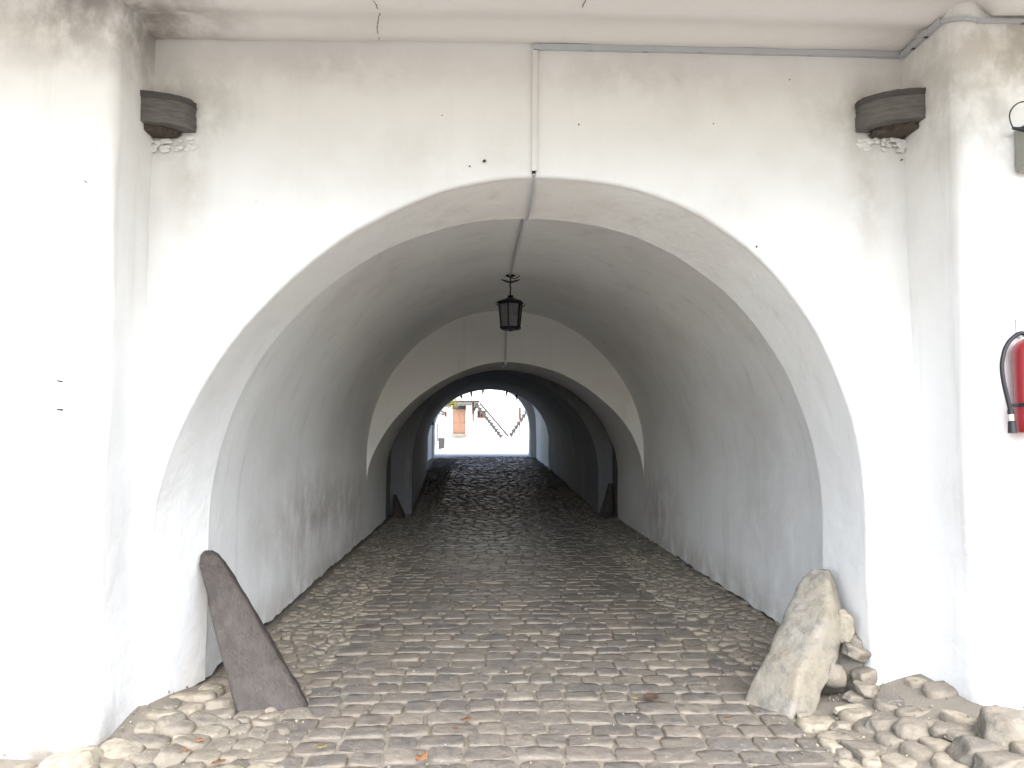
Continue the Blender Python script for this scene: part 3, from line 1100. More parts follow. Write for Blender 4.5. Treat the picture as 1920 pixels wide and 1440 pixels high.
def on_crown(y, dx=0.0, dz=-0.012):
    if y < 5.11:
        tt = (y - 4.535) / .565; z = lerp(3.13, 3.05, tt); x = .28
    elif y < 11.75:
        tt = (y - 5.13) / 6.62; z = lerp(3.21, 3.48, tt); x = .29
    x += dx
    q = disp((x, y, z))
    return Vector((x, y, q.z + dz))
LY = 8.35
cb = MB()
cb.tube([U(1001, 326, 4.5) + Vector((0, -.004, 0)), on_crown(4.66, 0.005), on_crown(4.85), on_crown(5.08, -.01)], .011, 8)
tag(cb.build('conduit', 'trunking'), 'thin grey conduit on the soffit of the entrance arch', 'conduit', 'conduits along the crown of the passage')
cb = MB()
cb.tube([on_crown(5.14, -.01, .03), on_crown(5.18, -.012)] + [on_crown(lerp(5.22, LY, i / 12), lerp(-.015, -.03, i / 12)) for i in range(13)], .011, 8)
tag(cb.build('conduit', 'trunking'), 'thin grey conduit along the vault crown leading to the hanging lantern', 'conduit', 'conduits along the crown of the passage')
cb = MB()
pts = [U(949, 600, 11.72), U(948, 640, 11.72), U(947.5, 676, 11.72)]
pts = [Vector((p.x, disp(p).y - .014, p.z)) for p in pts]
cb.tube(pts, .014, 8)
tag(cb.build('conduit', 'trunking'), 'thin grey conduit running down the cross wall below the lantern', 'conduit', 'conduits along the crown of the passage')
cb = MB()
p0 = U(948, 680, 11.73)
cb.tube([p0 + Vector((0, -.03, -.01)), p0 + Vector((0, .1, -.035)), Vector((p0.x - .02, 12.65, 2.69))], .014, 8)
tag(cb.build('conduit', 'whitepvc'), 'short white conduit on the soffit of the second arch', 'conduit', 'conduits along the crown of the passage')
cb = MB()
p0, p1 = U(935, 723, 21.5), U(931, 731, 22.9)
cb.tube([p0, p0.lerp(p1, .5), p1], .02, 8)
tag(cb.build('conduit', 'whitepvc'), 'short white conduit by the portcullis spikes at the far end', 'conduit', 'conduits along the crown of the passage')

# ------------------------------------------------------------------ hanging lantern
top = U(957, 508, LY)
top.z = on_crown(LY, -.03).z + 0.012
lan = empty('lantern', 'black iron six-sided lantern hanging from the vault', 'lantern')
lan.location = top
S = LY / F_PX           # metres per photo pixel here
zt, zb_ = -(561 - 508) * S, -(611 - 508) * S
mb = MB()
mb.lathe([(.012, 0.0), (.05, -.004), (.055, -.012), (.012, -.03)], (0, 0, 0), 16)
mb.build('ceiling_plate', 'iron', lan)
mb = MB()
mb.tube([(0, 0, -.02), (0.002, 0, -.09), (-.004, 0, -.12), (.004, 0, -.15), (-.002, 0, -.19), (0, 0, zt + .04)], .0085, 8)
mb.build('rod', 'iron', lan)
for sg in (-1, 1):                       # leaf-like wings on the rod
    mb = MB()
    vs, fs = [], []
    for i in range(9):
        u_ = i / 8
        x_ = sg * (0.004 + u_ * .098)
        w_ = .030 * math.sin(math.pi * (0.22 + 0.78 * u_) ** .9) + .002
        z_ = -.082 + .030 * u_ ** 1.3
        vs += [(x_, -w_, z_ - .004), (x_, w_, z_ - .004), (x_, w_, z_ + .006), (x_, -w_, z_ + .006)]
    for i in range(8):
        for k in range(4):
            fs.append((i * 4 + k, i * 4 + (k + 1) % 4, i * 4 + 4 + (k + 1) % 4, i * 4 + 4 + k))
    fs += [(0, 1, 2, 3), (32, 33, 34, 35)]
    mb.add(vs, fs)
    mb.build('wing', 'iron', lan)
mb = MB()
mb.tube([(.012, 0, -.035), (.05, 0, -.045), (.075, 0, -.03), (.10, 0, -.008)], .006, 6)
mb.build('cable', 'iron', lan)
# cage
RT, RB = 23.0 * S * 1.0, 17.5 * S * 1.05
def hexp(r, z, k, a0=.30):
    a_ = a0 + k * math.pi / 3
    return Vector((r * math.cos(a_), r * math.sin(a_), z))
mb = MB()
for k in range(6):
    mb.bar(hexp(RT, zt - .01, k), hexp(RB, zb_ + .01, k), .016, .012)
    mb.bar(hexp(RT, zt - .012, k), hexp(RT, zt - .012, k + 1), .014, .022)
    mb.bar(hexp(RB, zb_ + .008, k), hexp(RB, zb_ + .008, k + 1), .014, .026)
mb.build('cage', 'iron', lan)
for k in range(6):
    a_, b_, c_, d_ = hexp(RT - .008, zt - .015, k), hexp(RT - .008, zt - .015, k + 1), hexp(RB - .008, zb_ + .012, k + 1), hexp(RB - .008, zb_ + .012, k)
    nrm = ((b_ - a_).cross(d_ - a_)).normalized() * .003
    mb = MB()
    mb.add([a_, b_, c_, d_, a_ + nrm, b_ + nrm, c_ + nrm, d_ + nrm], [(0, 1, 2, 3), (7, 6, 5, 4), (0, 4, 5, 1), (1, 5, 6, 2), (2, 6, 7, 3), (3, 7, 4, 0)])
    mb.build('glass_pane', 'glass', lan)
mb = MB()
vs = []
prof = [(RT * 1.16, zt - .004), (RT * 1.14, zt + .006), (RT * .62, zt + .034), (.034, zt + .056), (.022, zt + .06), (.036, zt + .068), (.036, zt + .076), (.014, zt + .082)]
for r_, z_ in prof:
    vs += [hexp(r_, z_, k) for k in range(6)]
fs = [tuple(range(6))[::-1]] + [(i * 6 + k, i * 6 + (k + 1) % 6, i * 6 + 6 + (k + 1) % 6, i * 6 + 6 + k) for i in range(len(prof) - 1) for k in range(6)] + [tuple(range(len(prof) * 6 - 6, len(prof) * 6))]
mb.add(vs, fs)
mb.build('roof', 'iron', lan, smooth_angle=25)
mb = MB()
vs = [hexp(RB, zb_ + .004, k) for k in range(6)] + [hexp(RB * .9, zb_ - .012, k) for k in range(6)]
mb.add(vs, [tuple(range(6)), tuple(range(6, 12))] + [(k, (k + 1) % 6, 6 + (k + 1) % 6, 6 + k) for k in range(6)])
mb.lathe([(.010, zb_ - .012), (.012, zb_ - .022), (.004, zb_ - .03)], (0, 0, 0), 10)
mb.build('base', 'iron', lan)
for (r_, z_, sgn) in ((RT * 1.12, zt - .004, -1), (RB * .98, zb_ + .0, 1)):
    for k in range(6):
        mb = MB()
        u = hexp(1, 0, k)
        pts = []
        for i in range(9):
            a_ = i / 8 * math.pi * 1.35
            pts.append(u * (r_ + .016 * math.sin(a_)) + Vector((0, 0, z_ + sgn * .016 * (1 - math.cos(a_)))))
        mb.tube(pts, .0035, 6)
        mb.build('scroll', 'iron', lan)
mb = MB()
mb.lathe([(.016, zt - .02), (.018, zt - .06), (.032, zt - .09), (.034, zt - .12), (.024, zt - .15), (.006, zt - .165)], (0, 0, 0), 16)
mb.build('bulb', 'whitepvc', lan)

# ------------------------------------------------------------------ portcullis
pc = empty('portcullis', 'raised dark portcullis with iron-tipped spikes at the far end of the passage', 'portcullis')
YP = 23.14
def crown_c(x):
    p = b1[1]
    xl, xr, xa, za, zs = p[:5]
    u = (x - xa) / ((xa - xl) if x < xa else (xr - xa))
    return zs + (za - zs) * math.sqrt(max(0, 1 - u * u))
spx = [865, 883.6, 905.4, 950, 968.3]
for px in spx:
    p = U(px, 735, YP)
    zc = crown_c(p.x) - 0.02
    ln = 0.21 if 870 < px < 975 else 0.07
    mb = MB()
    w = .036
    mb.add([(p.x - w, YP - .03, zc + .25), (p.x + w, YP - .03, zc + .25), (p.x + w, YP + .03, zc + .25), (p.x - w, YP + .03, zc + .25),
            (p.x - w, YP - .03, zc), (p.x + w, YP - .03, zc), (p.x + w, YP + .03, zc), (p.x - w, YP + .03, zc), (p.x, YP, zc - ln)],
           [(0, 1, 2, 3), (0, 4, 5, 1), (1, 5, 6, 2), (2, 6, 7, 3), (3, 7, 4, 0), (4, 8, 5), (5, 8, 6), (6, 8, 7), (7, 8, 4)])
    mb.build('spike', 'iron', pc, smooth_angle=20)
mb = MB()
mb.bar((-1.2, YP, 3.02), (1.55, YP, 3.02), .07, .10, bev=.008)
mb.build('crossbar', 'darkwood', pc)

# lamp box on the left wall of the last bay
wl = empty('wall_light', 'small black box light on the left wall near the far opening', 'wall light')
p = U(810.4, 792, 24.6)
mb = MB(); mb.box((p.x, p.y, p.z), (.11, .10, .17), bev=.012); mb.build('housing', 'iron', wl)
mb = MB(); mb.box((p.x + .035, p.y - .055, p.z - .115), (.05, .02, .06), bev=.004); mb.build('lens', 'whitepvc', wl)
mb = MB(); mb.tube([(p.x - .02, p.y, p.z + .08), (p.x - .03, p.y, p.z + .19), (p.x - .12, p.y, p.z + .24)], .012, 8); mb.build('bracket', 'iron', wl)

# ------------------------------------------------------------------ fire extinguisher on the right pillar
fe = empty('fire_extinguisher', 'red fire extinguisher with a black hose hung on the right pillar', 'fire extinguisher')
YX = 3.95
cy = YX - 0.105
pt, pb = U(1938, 638, cy), U(1938, 813, cy)
fe.location = (pb.x, cy, pb.z)
H = pt.z - pb.z
rad = .080
mb = MB()
mb.lathe([(rad * .80, 0), (rad * .97, .006), (rad, .02), (rad, H - .055), (rad * .93, H - .03), (rad * .70, H - .008), (rad * .40, H + .006), (rad * .24, H + .012)], (0, 0, 0), 40)
mb.build('cylinder', 'red', fe, smooth_angle=50)
mb = MB(); mb.lathe([(rad + .0015, .135), (rad + .0045, .138), (rad + .0045, .152), (rad + .0015, .155)], (0, 0, 0), 40)
mb.tube([(-rad + .004, -.012, .146), (-rad - .02, -.014, .147), (-rad - .036, -.006, .146)], .006, 8)
mb.build('strap', 'rubber', fe)
mb = MB(); mb.lathe([(.019, H + .008), (.019, H + .05), (.012, H + .055), (.012, H + .07)], (0, 0, 0), 20)
mb.tube([(-.045, 0, H + .03), (.03, 0, H + .03)], .012, 10)
mb.build('valve', 'steel', fe)
mb = MB()
mb.bar((-.005, 0, H + .075), (.10, -.0, H + .095), .022, .006); mb.bar((.005, 0, H + .05), (.095, 0, H + .042), .022, .006)
mb.build('handle', 'iron', fe)
hp = []
for px, py in ((1928, 628), (1915, 624.5), (1903, 630), (1891, 642), (1883, 659), (1878.5, 685), (1881, 712), (1886, 735), (1891.5, 757), (1895, 772)):
    q = U(px, py, cy - .02) - fe.location
    hp.append(q)
def dense(pts, m=6):
    out = []
    n_ = len(pts)
    for i in range(n_ - 1):
        p0_, p1_, p2_, p3_ = pts[max(i - 1, 0)], pts[i], pts[i + 1], pts[min(i + 2, n_ - 1)]
        for k in range(m):
            t_ = k / m
            out.append(0.5 * ((2 * p1_) + (p2_ - p0_) * t_ + (2 * p0_ - 5 * p1_ + 4 * p2_ - p3_) * t_ ** 2 + (3 * p1_ - p0_ - 3 * p2_ + p3_) * t_ ** 3))
    out.append(pts[-1])
    return out
mb = MB(); mb.tube(dense(hp), .0108, 12); mb.build('hose', 'rubber', fe, smooth_angle=60)
e = hp[-1]
mb = MB()
mb.lathe([(.013, -.012), (.015, -.012), (.015, .012), (.011, .014)], (e.x, e.y, e.z), 16)
mb.build('hose_clamp', 'rubber', fe, smooth_angle=40)
mb = MB()
mb.lathe([(.0125, -.11), (.021, -.108), (.018, -.052), (.012, -.046)], (e.x + .004, e.y, e.z), 16)
nz = mb.build('nozzle', 'rubber', fe, smooth_angle=40)
mb = MB(); mb.lathe([(.0115, -.046), (.0115, -.012)], (e.x + .002, e.y, e.z), 16); mb.build('ferrule', 'whitepvc', fe)
mb = MB(); mb.lathe([(.0135, -.040), (.0135, -.036)], (e.x + .003, e.y, e.z), 16); mb.build('band', 'yellowband', fe)
hk = U(1912.5, 608, YX - .02) - fe.location
mb = MB()
mb.box((hk.x, YX - cy - .012, hk.z - .02), (.034, .006, .10), bev=.002)
mb.lathe([(.006, -.004), (.006, .004)], (hk.x, YX - cy - .018, hk.z + .012), 12)
mb.bar((hk.x, YX - cy - .012, hk.z - .06), (hk.x + .02, .0, hk.z - .06), .02, .006)
mb.build('wall_bracket', 'steel', fe)

# ------------------------------------------------------------------ junction box with cable loop, upper right
jb = empty('junction_box', 'grey electrical box with a black cable loop high on the right pillar', 'junction box')
c = U(1932, 277, YX - .06)
jb.location = c
mb = MB(); mb.box((.03, .01, 0), (.16, .09, .24), bev=.012); mb.build('housing', 'greybox', jb)
mb = MB(); mb.box((.03, -.042, 0), (.14, .014, .21), bev=.005); mb.build('cover', 'greybox', jb)
for z_ in (.035, -.065, -.077):
    mb = MB()
    mb.box((-.022, -.052, z_), (.03, .012, .008 if z_ < 0 else .014), (0, .3, 0))
    mb.build('screw', 'iron', jb)
mb = MB()
q = [U(px, py, YX - .07) - c for px, py in ((1934, 192), (1920, 190.5), (1908, 194), (1898, 203), (1893, 215), (1894.5, 228), (1899, 239))]
mb.tube(dense(q), .0036, 8)
mb.build('cable', 'rubber', jb, smooth_angle=60)
a_, b_ = U(1898, 240, YX - .07) - c, U(1945, 242, YX - .10) - c
mb = MB()
mb.tube([a_, a_.lerp(b_, .25) + Vector((0, 0, -.004)), a_.lerp(b_, .5) + Vector((0, 0, -.004)), b_], [.007, .010, .016, .018], 12)
mb.build('cable_gland', 'rubber', jb, smooth_angle=50)

# ------------------------------------------------------------------ small things on the ground
def leaf(px, py, size, mat, rz, label, dz=.04):
    p = gp(px, py, dz)
    mb = MB()
    vs, fs = [], []
    m = 9
    for i in range(m):
        u_ = i / (m - 1)
        w_ = size * .33 * math.sin(math.pi * u_ ** .8) * (1 + .25 * math.sin(u_ * 17))
        lift = size * .30 * (u_ - .4) ** 2 + size * .05
        vs += [((u_ - .5) * size, -w_, lift + .25 * w_), ((u_ - .5) * size, 0, lift), ((u_ - .5) * size, w_, lift + .3 * w_)]
    for i in range(m - 1):
        for k in range(2):
            fs.append((i * 3 + k, i * 3 + k + 1, i * 3 + 4 + k, i * 3 + 3 + k))
    mb.add(vs, fs)
    mb.tube([(-size * .5, 0, size * .29), (-size * .7, size * .05, size * .27)], size * .012, 5)
    o = mb.build('fallen_leaf', mat, smooth_angle=80, recalc=False)
    so = o.modifiers.new('thickness', 'SOLIDIFY'); so.thickness = .0012
    o.location = (p.x, p.y, ground_z(p.x, p.y) + dz)
    o.rotation_euler = (random.uniform(-.2, .2), random.uniform(-.2, .2), rz)
    return tag(o, label, 'leaf', 'fallen leaves on the cobbles')
for a_ in (
    (876, 1352, .075, 'leaf_orange', .3, 'curled orange leaf caught in a joint of the setts near the middle'),
    (854, 1368, .05, 'leaf_brown', 1.2, 'small brown leaf just left of the curled orange leaf'),
    (792, 1424, .085, 'leaf_orange', 1.0, 'pale orange leaf at the bottom edge of the road'),
    (603, 1403, .065, 'leaf_yellow', .8, 'yellow leaf lying where the setts meet the left cobbles'),
    (342, 1412, .075, 'leaf_orange', 1.4, 'pinkish leaf beside the large grey block on the left'),
    (374, 1390, .05, 'leaf_orange', .1, 'small orange leaf on the cream oblong stone'),
    (411, 1432, .07, 'leaf_brown', .2, 'ragged brown leaf at the bottom left of the cobbles'),
    (884, 1097, .08, 'leaf_orange', .5, 'lone orange leaf far up the road inside the arch'),
    (1190, 1310, .045, 'leaf_yellow', 2.6, 'pale curled leaf beside the fir cone'),
    (404, 1165, .05, 'leaf_yellow', .4, 'yellow leaf stuck behind the dark slab on the left'),
    (1366, 1349, .05, 'leaf_orange', .2, 'small tan leaf near the right edge of the setts'),
):
    if a_[0] == 404:
        o = leaf(*a_)
        q = U(403, 1166, 4.78)
        o.location = q
    else:
        leaf(*a_)

# fir cone
p = gp(1220, 1312, .03)
mb = MB()
L_ = .085
mb.tube([(-L_ / 2, 0, 0), (-L_ * .3, 0, 0), (0, 0, 0), (L_ * .3, 0, 0), (L_ / 2, 0, 0)], [.004, .014, .017, .012, .003], 12)
for i in range(90):
    u_ = i / 89
    r_ = .020 * math.sin(math.pi * (.08 + .86 * u_)) ** .7
    a_ = i * 2.39996
    x_ = (u_ - .5) * L_
    cdir = Vector((0, math.cos(a_), math.sin(a_)))
    tdir = Vector((0, -math.sin(a_), math.cos(a_)))
    b_ = Vector((x_, 0, 0)) + cdir * r_ * .6
    tip = Vector((x_ + .008, 0, 0)) + cdir * (r_ + .003)
    mb.add([b_ + tdir * .006, b_ - tdir * .006, tip - tdir * .004, tip + tdir * .004, tip + cdir * .002 + Vector((-.004, 0, 0))],
           [(0, 1, 2, 3), (0, 3, 4), (1, 4, 2), (2, 4, 3)])
o = mb.build('fir_cone', 'cone', smooth_angle=20)
o.location = (p.x, p.y, ground_z(p.x, p.y) + .05)
o.rotation_euler = (0, 0, .12)
tag(o, 'brown fir cone lying on the setts right of centre', 'fir cone')

# grit and small litter in the joints
import bmesh
mb = MB()
for i in range(1500):
    side = random.random()
    if side < .35:
        x_, y_ = random.uniform(1.5, 3.4), random.uniform(2.9, 4.7)
    elif side < .65:
        x_, y_ = random.uniform(-3.0, -1.0), random.uniform(2.9, 4.9)
    else:
        x_, y_ = random.uniform(-1.9, 2.4), 2.6 + 9 * random.random() ** 2
    r_ = random.uniform(.003, .011)
    z_ = ground_z(x_, y_) + random.uniform(.008, .03)
    e_ = Euler((random.random() * 6, random.random() * 6, random.random() * 6)).to_matrix()
    vs = [Vector((x_, y_, z_)) + e_ @ Vector(v) * r_ for v in ((1, 0, 0), (-1, .2, 0), (0, 1, .1), (.1, -.8, 0), (0, 0, .7), (0, .1, -.8))]
    mb.add(vs, [(0, 2, 4), (2, 1, 4), (1, 3, 4), (3, 0, 4), (2, 0, 5), (1, 2, 5), (3, 1, 5), (0, 3, 5)], 0, (min(1, max(0, random.gauss(.7, .3))), 0.0))
tag(mb.build('grit', 'cobble', smooth_angle=30, recalc=False), 'loose grit and pebbles in the joints of the paving', 'grit', kind='stuff')

# ------------------------------------------------------------------ courtyard beyond
HY = 55.0
house = empty('courtyard_house', 'white house across the courtyard with a brown door and a timber porch', 'house')
gz = fy(HY)
mb = MB()
mb.box((0, HY + 3.0, gz + 3.4), (26, 6.0, 7.2))
mb.build('wall', 'housewall', house)
mb = MB()
zt_ = gz + 7.05
mb.add([(-13.6, HY - .6, zt_), (13.6, HY - .6, zt_), (13.6, HY + 6.6, zt_), (-13.6, HY + 6.6, zt_), (-13.6, HY + 3, zt_ + 2.6), (13.6, HY + 3, zt_ + 2.6)],
       [(0, 1, 5, 4), (2, 3, 4, 5), (0, 4, 3), (1, 2, 5), (3, 2, 1, 0)])
mb.build('roof', 'tile', house)
a_, b_ = U(848.5, 768, HY), U(873, 813, HY)
cx_, w_ = (a_.x + b_.x) / 2, b_.x - a_.x
mb = MB()
mb.box((cx_, HY - .03, (a_.z + b_.z) / 2), (w_, .08, a_.z - b_.z), bev=.008)
mb.build('door', 'brownwood', house)
dr = bpy.data.objects['door']
mb = MB()
h_ = a_.z - b_.z
for zc, hh in ((b_.z + h_ * .22, h_ * .34), (b_.z + h_ * .68, h_ * .46)):
    for xo in (-.25, .25):
        mb.box((cx_ + xo * w_, HY - .075, zc), (w_ * .38, .03, hh), bev=.01)
mb.build('door_panel', 'brownwood', dr)
mb = MB(); mb.box((cx_ + w_ * .4, HY - .10, b_.z + h_ * .48), (.03, .06, .12), bev=.006); mb.build('handle', 'iron', dr)
tr = U(860, 764, HY)
mb = MB(); mb.box((cx_, HY - .02, tr.z), (w_ * 1.02, .07, .27), bev=.006); mb.build('transom_light', 'darkwood', house)
mb = MB(); mb.box((cx_, HY - .3, b_.z - .09), (w_ * 1.3, .6, .14), bev=.01); mb.build('doorstep', 'guard', house)
# porch roof with fretwork and bracket
a_, b_ = U(854, 752, HY - .6), U(899.5, 752, HY - .6)
mb = MB(); mb.box(((a_.x + b_.x) / 2, HY - .45, a_.z), (b_.x - a_.x, .95, .10), bev=.01); mb.build('porch_roof', 'darkwood', house)
mb = MB()
zf = U(870, 757, HY - .8).z
nfr = 11
xa_, xb_ = U(856, 757, HY - .85).x, U(884, 757, HY - .85).x
for i in range(nfr):
    x_ = lerp(xa_, xb_, i / (nfr - 1))
    for sg in (-1, 1):
        mb.bar((x_, HY - .85, zf + .10), (x_ + sg * .10, HY - .85, zf - .05), .03, .03)
mb.box(((xa_ + xb_) / 2, HY - .85, zf - .07), (xb_ - xa_, .04, .04))
mb.build('fretwork', 'darkwood', house)
a_, b_ = U(887, 755, HY - .5), U(887, 788, HY - .12)
mb = MB()
mb.box((a_.x, HY - .06, (a_.z + b_.z) / 2 + .2), (.13, .12, (a_.z - b_.z) * .62), bev=.012)
mb.bar((a_.x, HY - .12, b_.z + .62), (a_.x, HY - .8, a_.z - .03), .12, .12)
mb.bar((a_.x + .05, HY - .12, a_.z - .55), (a_.x + .32, HY - .3, a_.z - .03), .08, .10)
mb.build('porch_bracket', 'darkwood', house)
mb = MB()
mb.box((a_.x, HY - .06, b_.z + .26), (.11, .11, .62), bev=.012)
mb.build('porch_post', 'redwood', house)
a_, b_ = U(895, 770, HY), U(911, 783.5, HY)
mb = MB(); mb.box(((a_.x + b_.x) / 2, HY - .02, (a_.z + b_.z) / 2), (b_.x - a_.x, .06, a_.z - b_.z)); win = mb.build('window', 'glass_dark', house)
mb = MB()
for i in range(4):
    x_ = lerp(a_.x + .02, b_.x - .02, i / 3)
    mb.box((x_, HY - .07, (a_.z + b_.z) / 2), (.045, .05, a_.z - b_.z), bev=.004)
mb.box(((a_.x + b_.x) / 2, HY - .07, a_.z - .02), (b_.x - a_.x + .06, .06, .05)); mb.box(((a_.x + b_.x) / 2, HY - .07, b_.z + .02), (b_.x - a_.x + .06, .06, .05))
mb.build('frame', 'redwood', win)
# lean-to bracket at the left
a_ = U(832, 774, HY - .4)
mb = MB()
mb.box((a_.x, HY - .5, a_.z + .06), (.46, 1.0, .09), (0, .35, 0), bev=.01)
mb.box((a_.x - .12, HY - .5, a_.z - .10), (.30, .9, .07), (0, .25, 0), bev=.01)
mb.build('canopy_board', 'darkwood', house)
mb = MB(); mb.box((U(836, 777, HY).x, HY - .06, a_.z - .06), (.12, .12, .42), bev=.01); mb.build('canopy_post', 'redwood', house)

# outdoor stairs
def stairs(label, top_px, bot_px, n_, y0_, width, rail):
    t = empty('staircase', label, 'staircase', 'open timber staircases in the courtyard')
    ta, bo = U(*top_px, y0_), U(*bot_px, y0_)
    for yo in (0, width):
        mb = MB()
        mb.bar((ta.x, y0_ + yo, ta.z), (bo.x, y0_ + yo, bo.z), .06, .10, bev=.006)
        mb.build('stringer', 'darkwood', t)
    sx_ = (bo.x - ta.x) / n_
    sg_ = 1 if sx_ > 0 else -1
    for i in range(n_):
        x_ = ta.x + sx_ * (i + .5)
        z_ = lerp(ta.z, bo.z, (i + .5) / n_) + .06
        mb = MB()
        mb.box((x_, y0_ + width / 2, z_), (abs(sx_) * 1.15, width + .1, .045), bev=.006)
        mb.add([(x_ - sg_ * .13, y0_ - .06, z_ - .02), (x_ + sg_ * .26, y0_ - .06, z_ - .02), (x_ - sg_ * .02, y0_ - .06, z_ - .31),
                (x_ - sg_ * .13, y0_ + .02, z_ - .02), (x_ + sg_ * .26, y0_ + .02, z_ - .02), (x_ - sg_ * .02, y0_ + .02, z_ - .31)],
               [(0, 1, 2), (5, 4, 3), (0, 3, 4, 1), (1, 4, 5, 2), (2, 5, 3, 0)])
        mb.build('tread', 'darkwood', t)
    if rail:
        ra, rb = U(*rail[0], y0_ + width), U(*rail[1], y0_ + width)
        mb = MB(); mb.bar(ra, rb, .10, .13, bev=.008); mb.build('handrail', 'darkwood', t)
    return t
s1 = stairs('dark timber staircase going down to the right from the porch', (892, 757), (940, 819), 11, 53.2, .9, ((900, 756), (953, 818)))
s2 = stairs('paler timber staircase at the right rising behind the edge of the exit arch', (990, 768), (957, 817), 7, 54.0, .8, None)
a_, b_ = U(974.5, 765, 54.2), U(975.5, 817, 54.2)
mb = MB(); mb.box((a_.x, 54.0, (a_.z + b_.z) / 2), (.09, .09, a_.z - b_.z), bev=.01); mb.build('newel_post', 'redwood', s2)
mb = MB(); mb.box((a_.x, 53.95, U(974, 774, 54).z), (.16, .08, .74), bev=.01); mb.build('post_board', 'darkwood', s2)
# planks in front of the stairs
for i, (xa2, xb2, py, yy, lab) in enumerate(((914, 974, 824, 50.5, 'long pale plank lying lowest in front of the courtyard stairs'),
                                             (928, 980, 820.5, 51.6, 'pale plank on the ground between the stairs and the longest plank'),
                                             (933, 975, 817.5, 52.4, 'pale plank right at the foot of the courtyard stairs'))):
    a_, b_ = U(xa2, py, yy), U(xb2, py - .6, yy)
    mb = MB(); mb.bar((a_.x, yy, fy(yy) + .05), (b_.x, yy + .1, fy(yy) + .05), .22, .06, bev=.006)
    tag(mb.build('plank', 'plank'), lab, 'plank', 'planks on the courtyard ground')
p = U(908, 820, 51)
rock('log_stump', (p.x, 51, fy(51) + .13), (.24, .24, .34), 'small brown wood stump at the left end of the planks', mat='plank', seed=77, group=None, cat='stump')

# litter bin
lb = empty('litter_bin', 'dark grey litter bin on a bent leg at the left of the courtyard', 'litter bin')
YB = 35.0
zg_ = fy(YB)
p = U(828, 831, YB)
sc_ = YB / F_PX
bh = 19 * sc_
lb.location = (p.x, YB, p.z)
mb = MB(); mb.lathe([(.135, -bh / 2), (.142, -bh / 2 + .01), (.150, bh / 2 - .02), (.156, bh / 2), (.146, bh / 2)], (0, 0, 0), 24); mb.build('body', 'binmetal', lb)
mb = MB(); mb.lathe([(.154, bh / 2), (.16, bh / 2 + .012), (.10, bh / 2 + .05), (.02, bh / 2 + .06)], (0, 0, 0), 24); mb.build('lid', 'greybox', lb)
zl = zg_ - p.z
mb = MB(); mb.tube([(0.02, 0, -bh / 2), (0.02, 0, zl + .04), (-.12, 0, zl + .02), (-.16, 0, zl - .01)], .02, 8); mb.build('leg', 'binmetal', lb)
# pole at the back left
a_, b_ = U(820.5, 796, 48), U(820.8, 819, 48)
mb = MB(); mb.tube([(b_.x, 48, fy(48) - .1), (b_.x, 48, b_.z + .3), (a_.x, 48, a_.z)], [.06, .055, .05], 10)
mb.lathe([(.06, 0), (.065, .02), (.02, .05)], (a_.x, 48, a_.z), 10)
tag(mb.build('post', 'redwood'), 'thin reddish post standing behind the litter bin', 'post')

# tree whose yellow-green spray hangs into the upper left of the opening
tree = empty('courtyard_tree', 'yellow-green tree at the upper left of the courtyard opening', 'tree')
tx_, ty_ = U(806, 800, 44).x - .4, 44.0
tree.location = (tx_, ty_, fy(ty_))
mb = MB()
mb.tube([(0, 0, -.1), (.05, 0, 1.2), (-.05, .1, 2.4), (.1, 0, 3.3)], [.14, .11, .09, .05], 10)
mb.tube([(0, .05, 2.0), (.5, -.1, 2.6), (1.2, -.2, 3.0)], [.05, .035, .015], 8)
mb.tube([(0, .05, 2.2), (-.5, .3, 2.9), (-.9, .4, 3.5)], [.05, .035, .015], 8)
mb.build('trunk', 'bark', tree)
mb = MB()
tgt = U(849, 757, ty_) - Vector((tx_, ty_, fy(ty_)))
cl = [(Vector((tgt.x, 0, tgt.z)), .36, 260), (Vector((tgt.x - .35, .1, tgt.z + .15)), .42, 260)]
for i in range(16):
    cl.append((Vector((random.uniform(-1.3, .7), random.uniform(-.9, .9), random.uniform(2.7, 4.4))), random.uniform(.35, .6), 170))
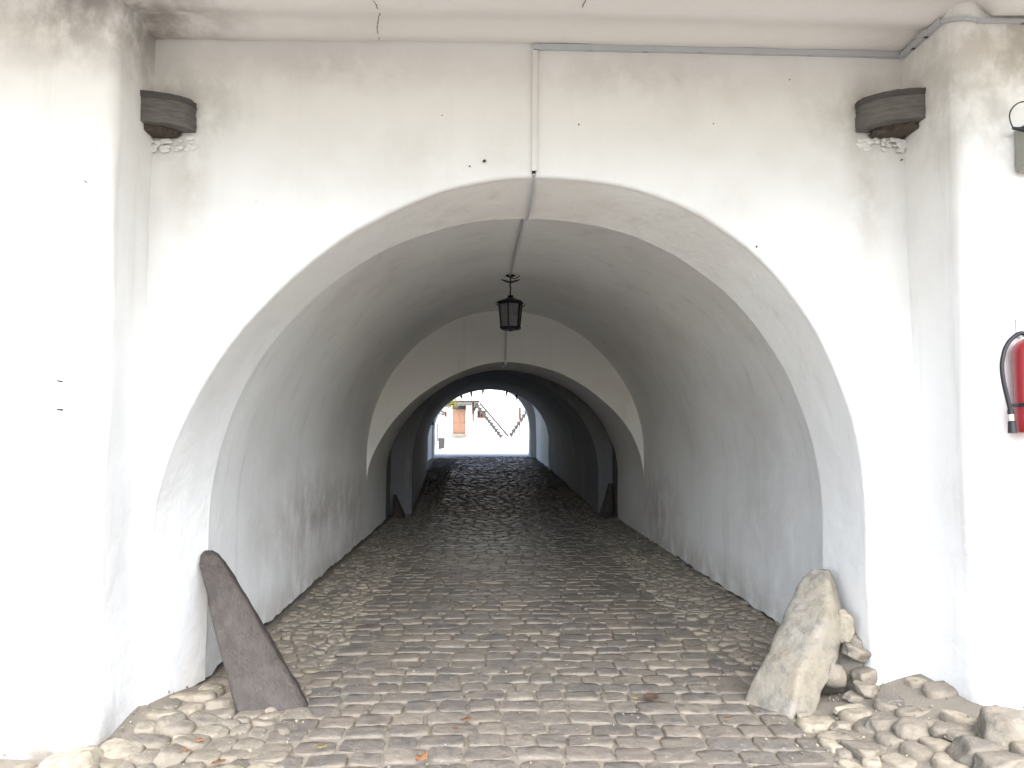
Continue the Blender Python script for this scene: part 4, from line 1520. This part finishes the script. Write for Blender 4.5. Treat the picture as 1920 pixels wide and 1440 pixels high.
for c_, r_, m_ in cl:
    for k in range(m_):
        d_ = Vector((random.gauss(0, 1), random.gauss(0, 1), random.gauss(0, 1))).normalized() * r_ * random.random() ** .5
        p = c_ + d_
        e_ = Euler((random.uniform(-1, 1), random.uniform(-1, 1), random.random() * 6.3)).to_matrix()
        s_ = random.uniform(.05, .10)
        mb.add([p + e_ @ Vector(v) * s_ for v in ((-1, 0, 0), (0, -.45, .1), (1, 0, 0), (0, .45, .1))], [(0, 1, 2, 3)])
mb.build('crown', 'foliage', tree, recalc=False)

# ------------------------------------------------------------------ light
w = bpy.data.worlds.new('World')
scene.world = w
w.use_nodes = True
nt = w.node_tree
sky = nt.nodes.new('ShaderNodeTexSky')
sky.sky_type = 'NISHITA'
sky.sun_disc = False
SUN_EL, SUN_AZ = R(47), math.atan2(0.10, -0.99)     # overcast: a broad soft glow behind the camera
sky.sun_elevation = SUN_EL
sky.sun_rotation = SUN_AZ % (2 * math.pi)
sky.air_density = 1.0
sky.dust_density = 1.5
sky.ozone_density = 1.5
bg = nt.nodes['Background']
bg.inputs['Strength'].default_value = 0.10
nt.links.new(sky.outputs[0], bg.inputs[0])
sd = bpy.data.lights.new('sun', 'SUN')
sd.energy = 1.5
sd.angle = R(72)
sd.color = (1.0, 0.968, 0.92)
so = bpy.data.objects.new('sun', sd)
S_ = Vector((math.sin(SUN_AZ) * math.cos(SUN_EL), math.cos(SUN_AZ) * math.cos(SUN_EL), math.sin(SUN_EL)))
so.rotation_euler = (-S_).to_track_quat('-Z', 'Y').to_euler()
so.location = (0, -5, 20)
COL.objects.link(so)

scene.view_settings.view_transform = 'Standard'
scene.view_settings.look = 'None'
scene.view_settings.exposure = 2.75
scene.view_settings.gamma = 1.0
cy_ = scene.cycles
scene.render.engine = 'CYCLES'
cy_.max_bounces = 14
cy_.diffuse_bounces = 10
cy_.glossy_bounces = 4
cy_.transmission_bounces = 6
cy_.use_denoising = True
cy_.sample_clamp_indirect = 8.0
cy_.caustics_reflective = False
cy_.caustics_refractive = False
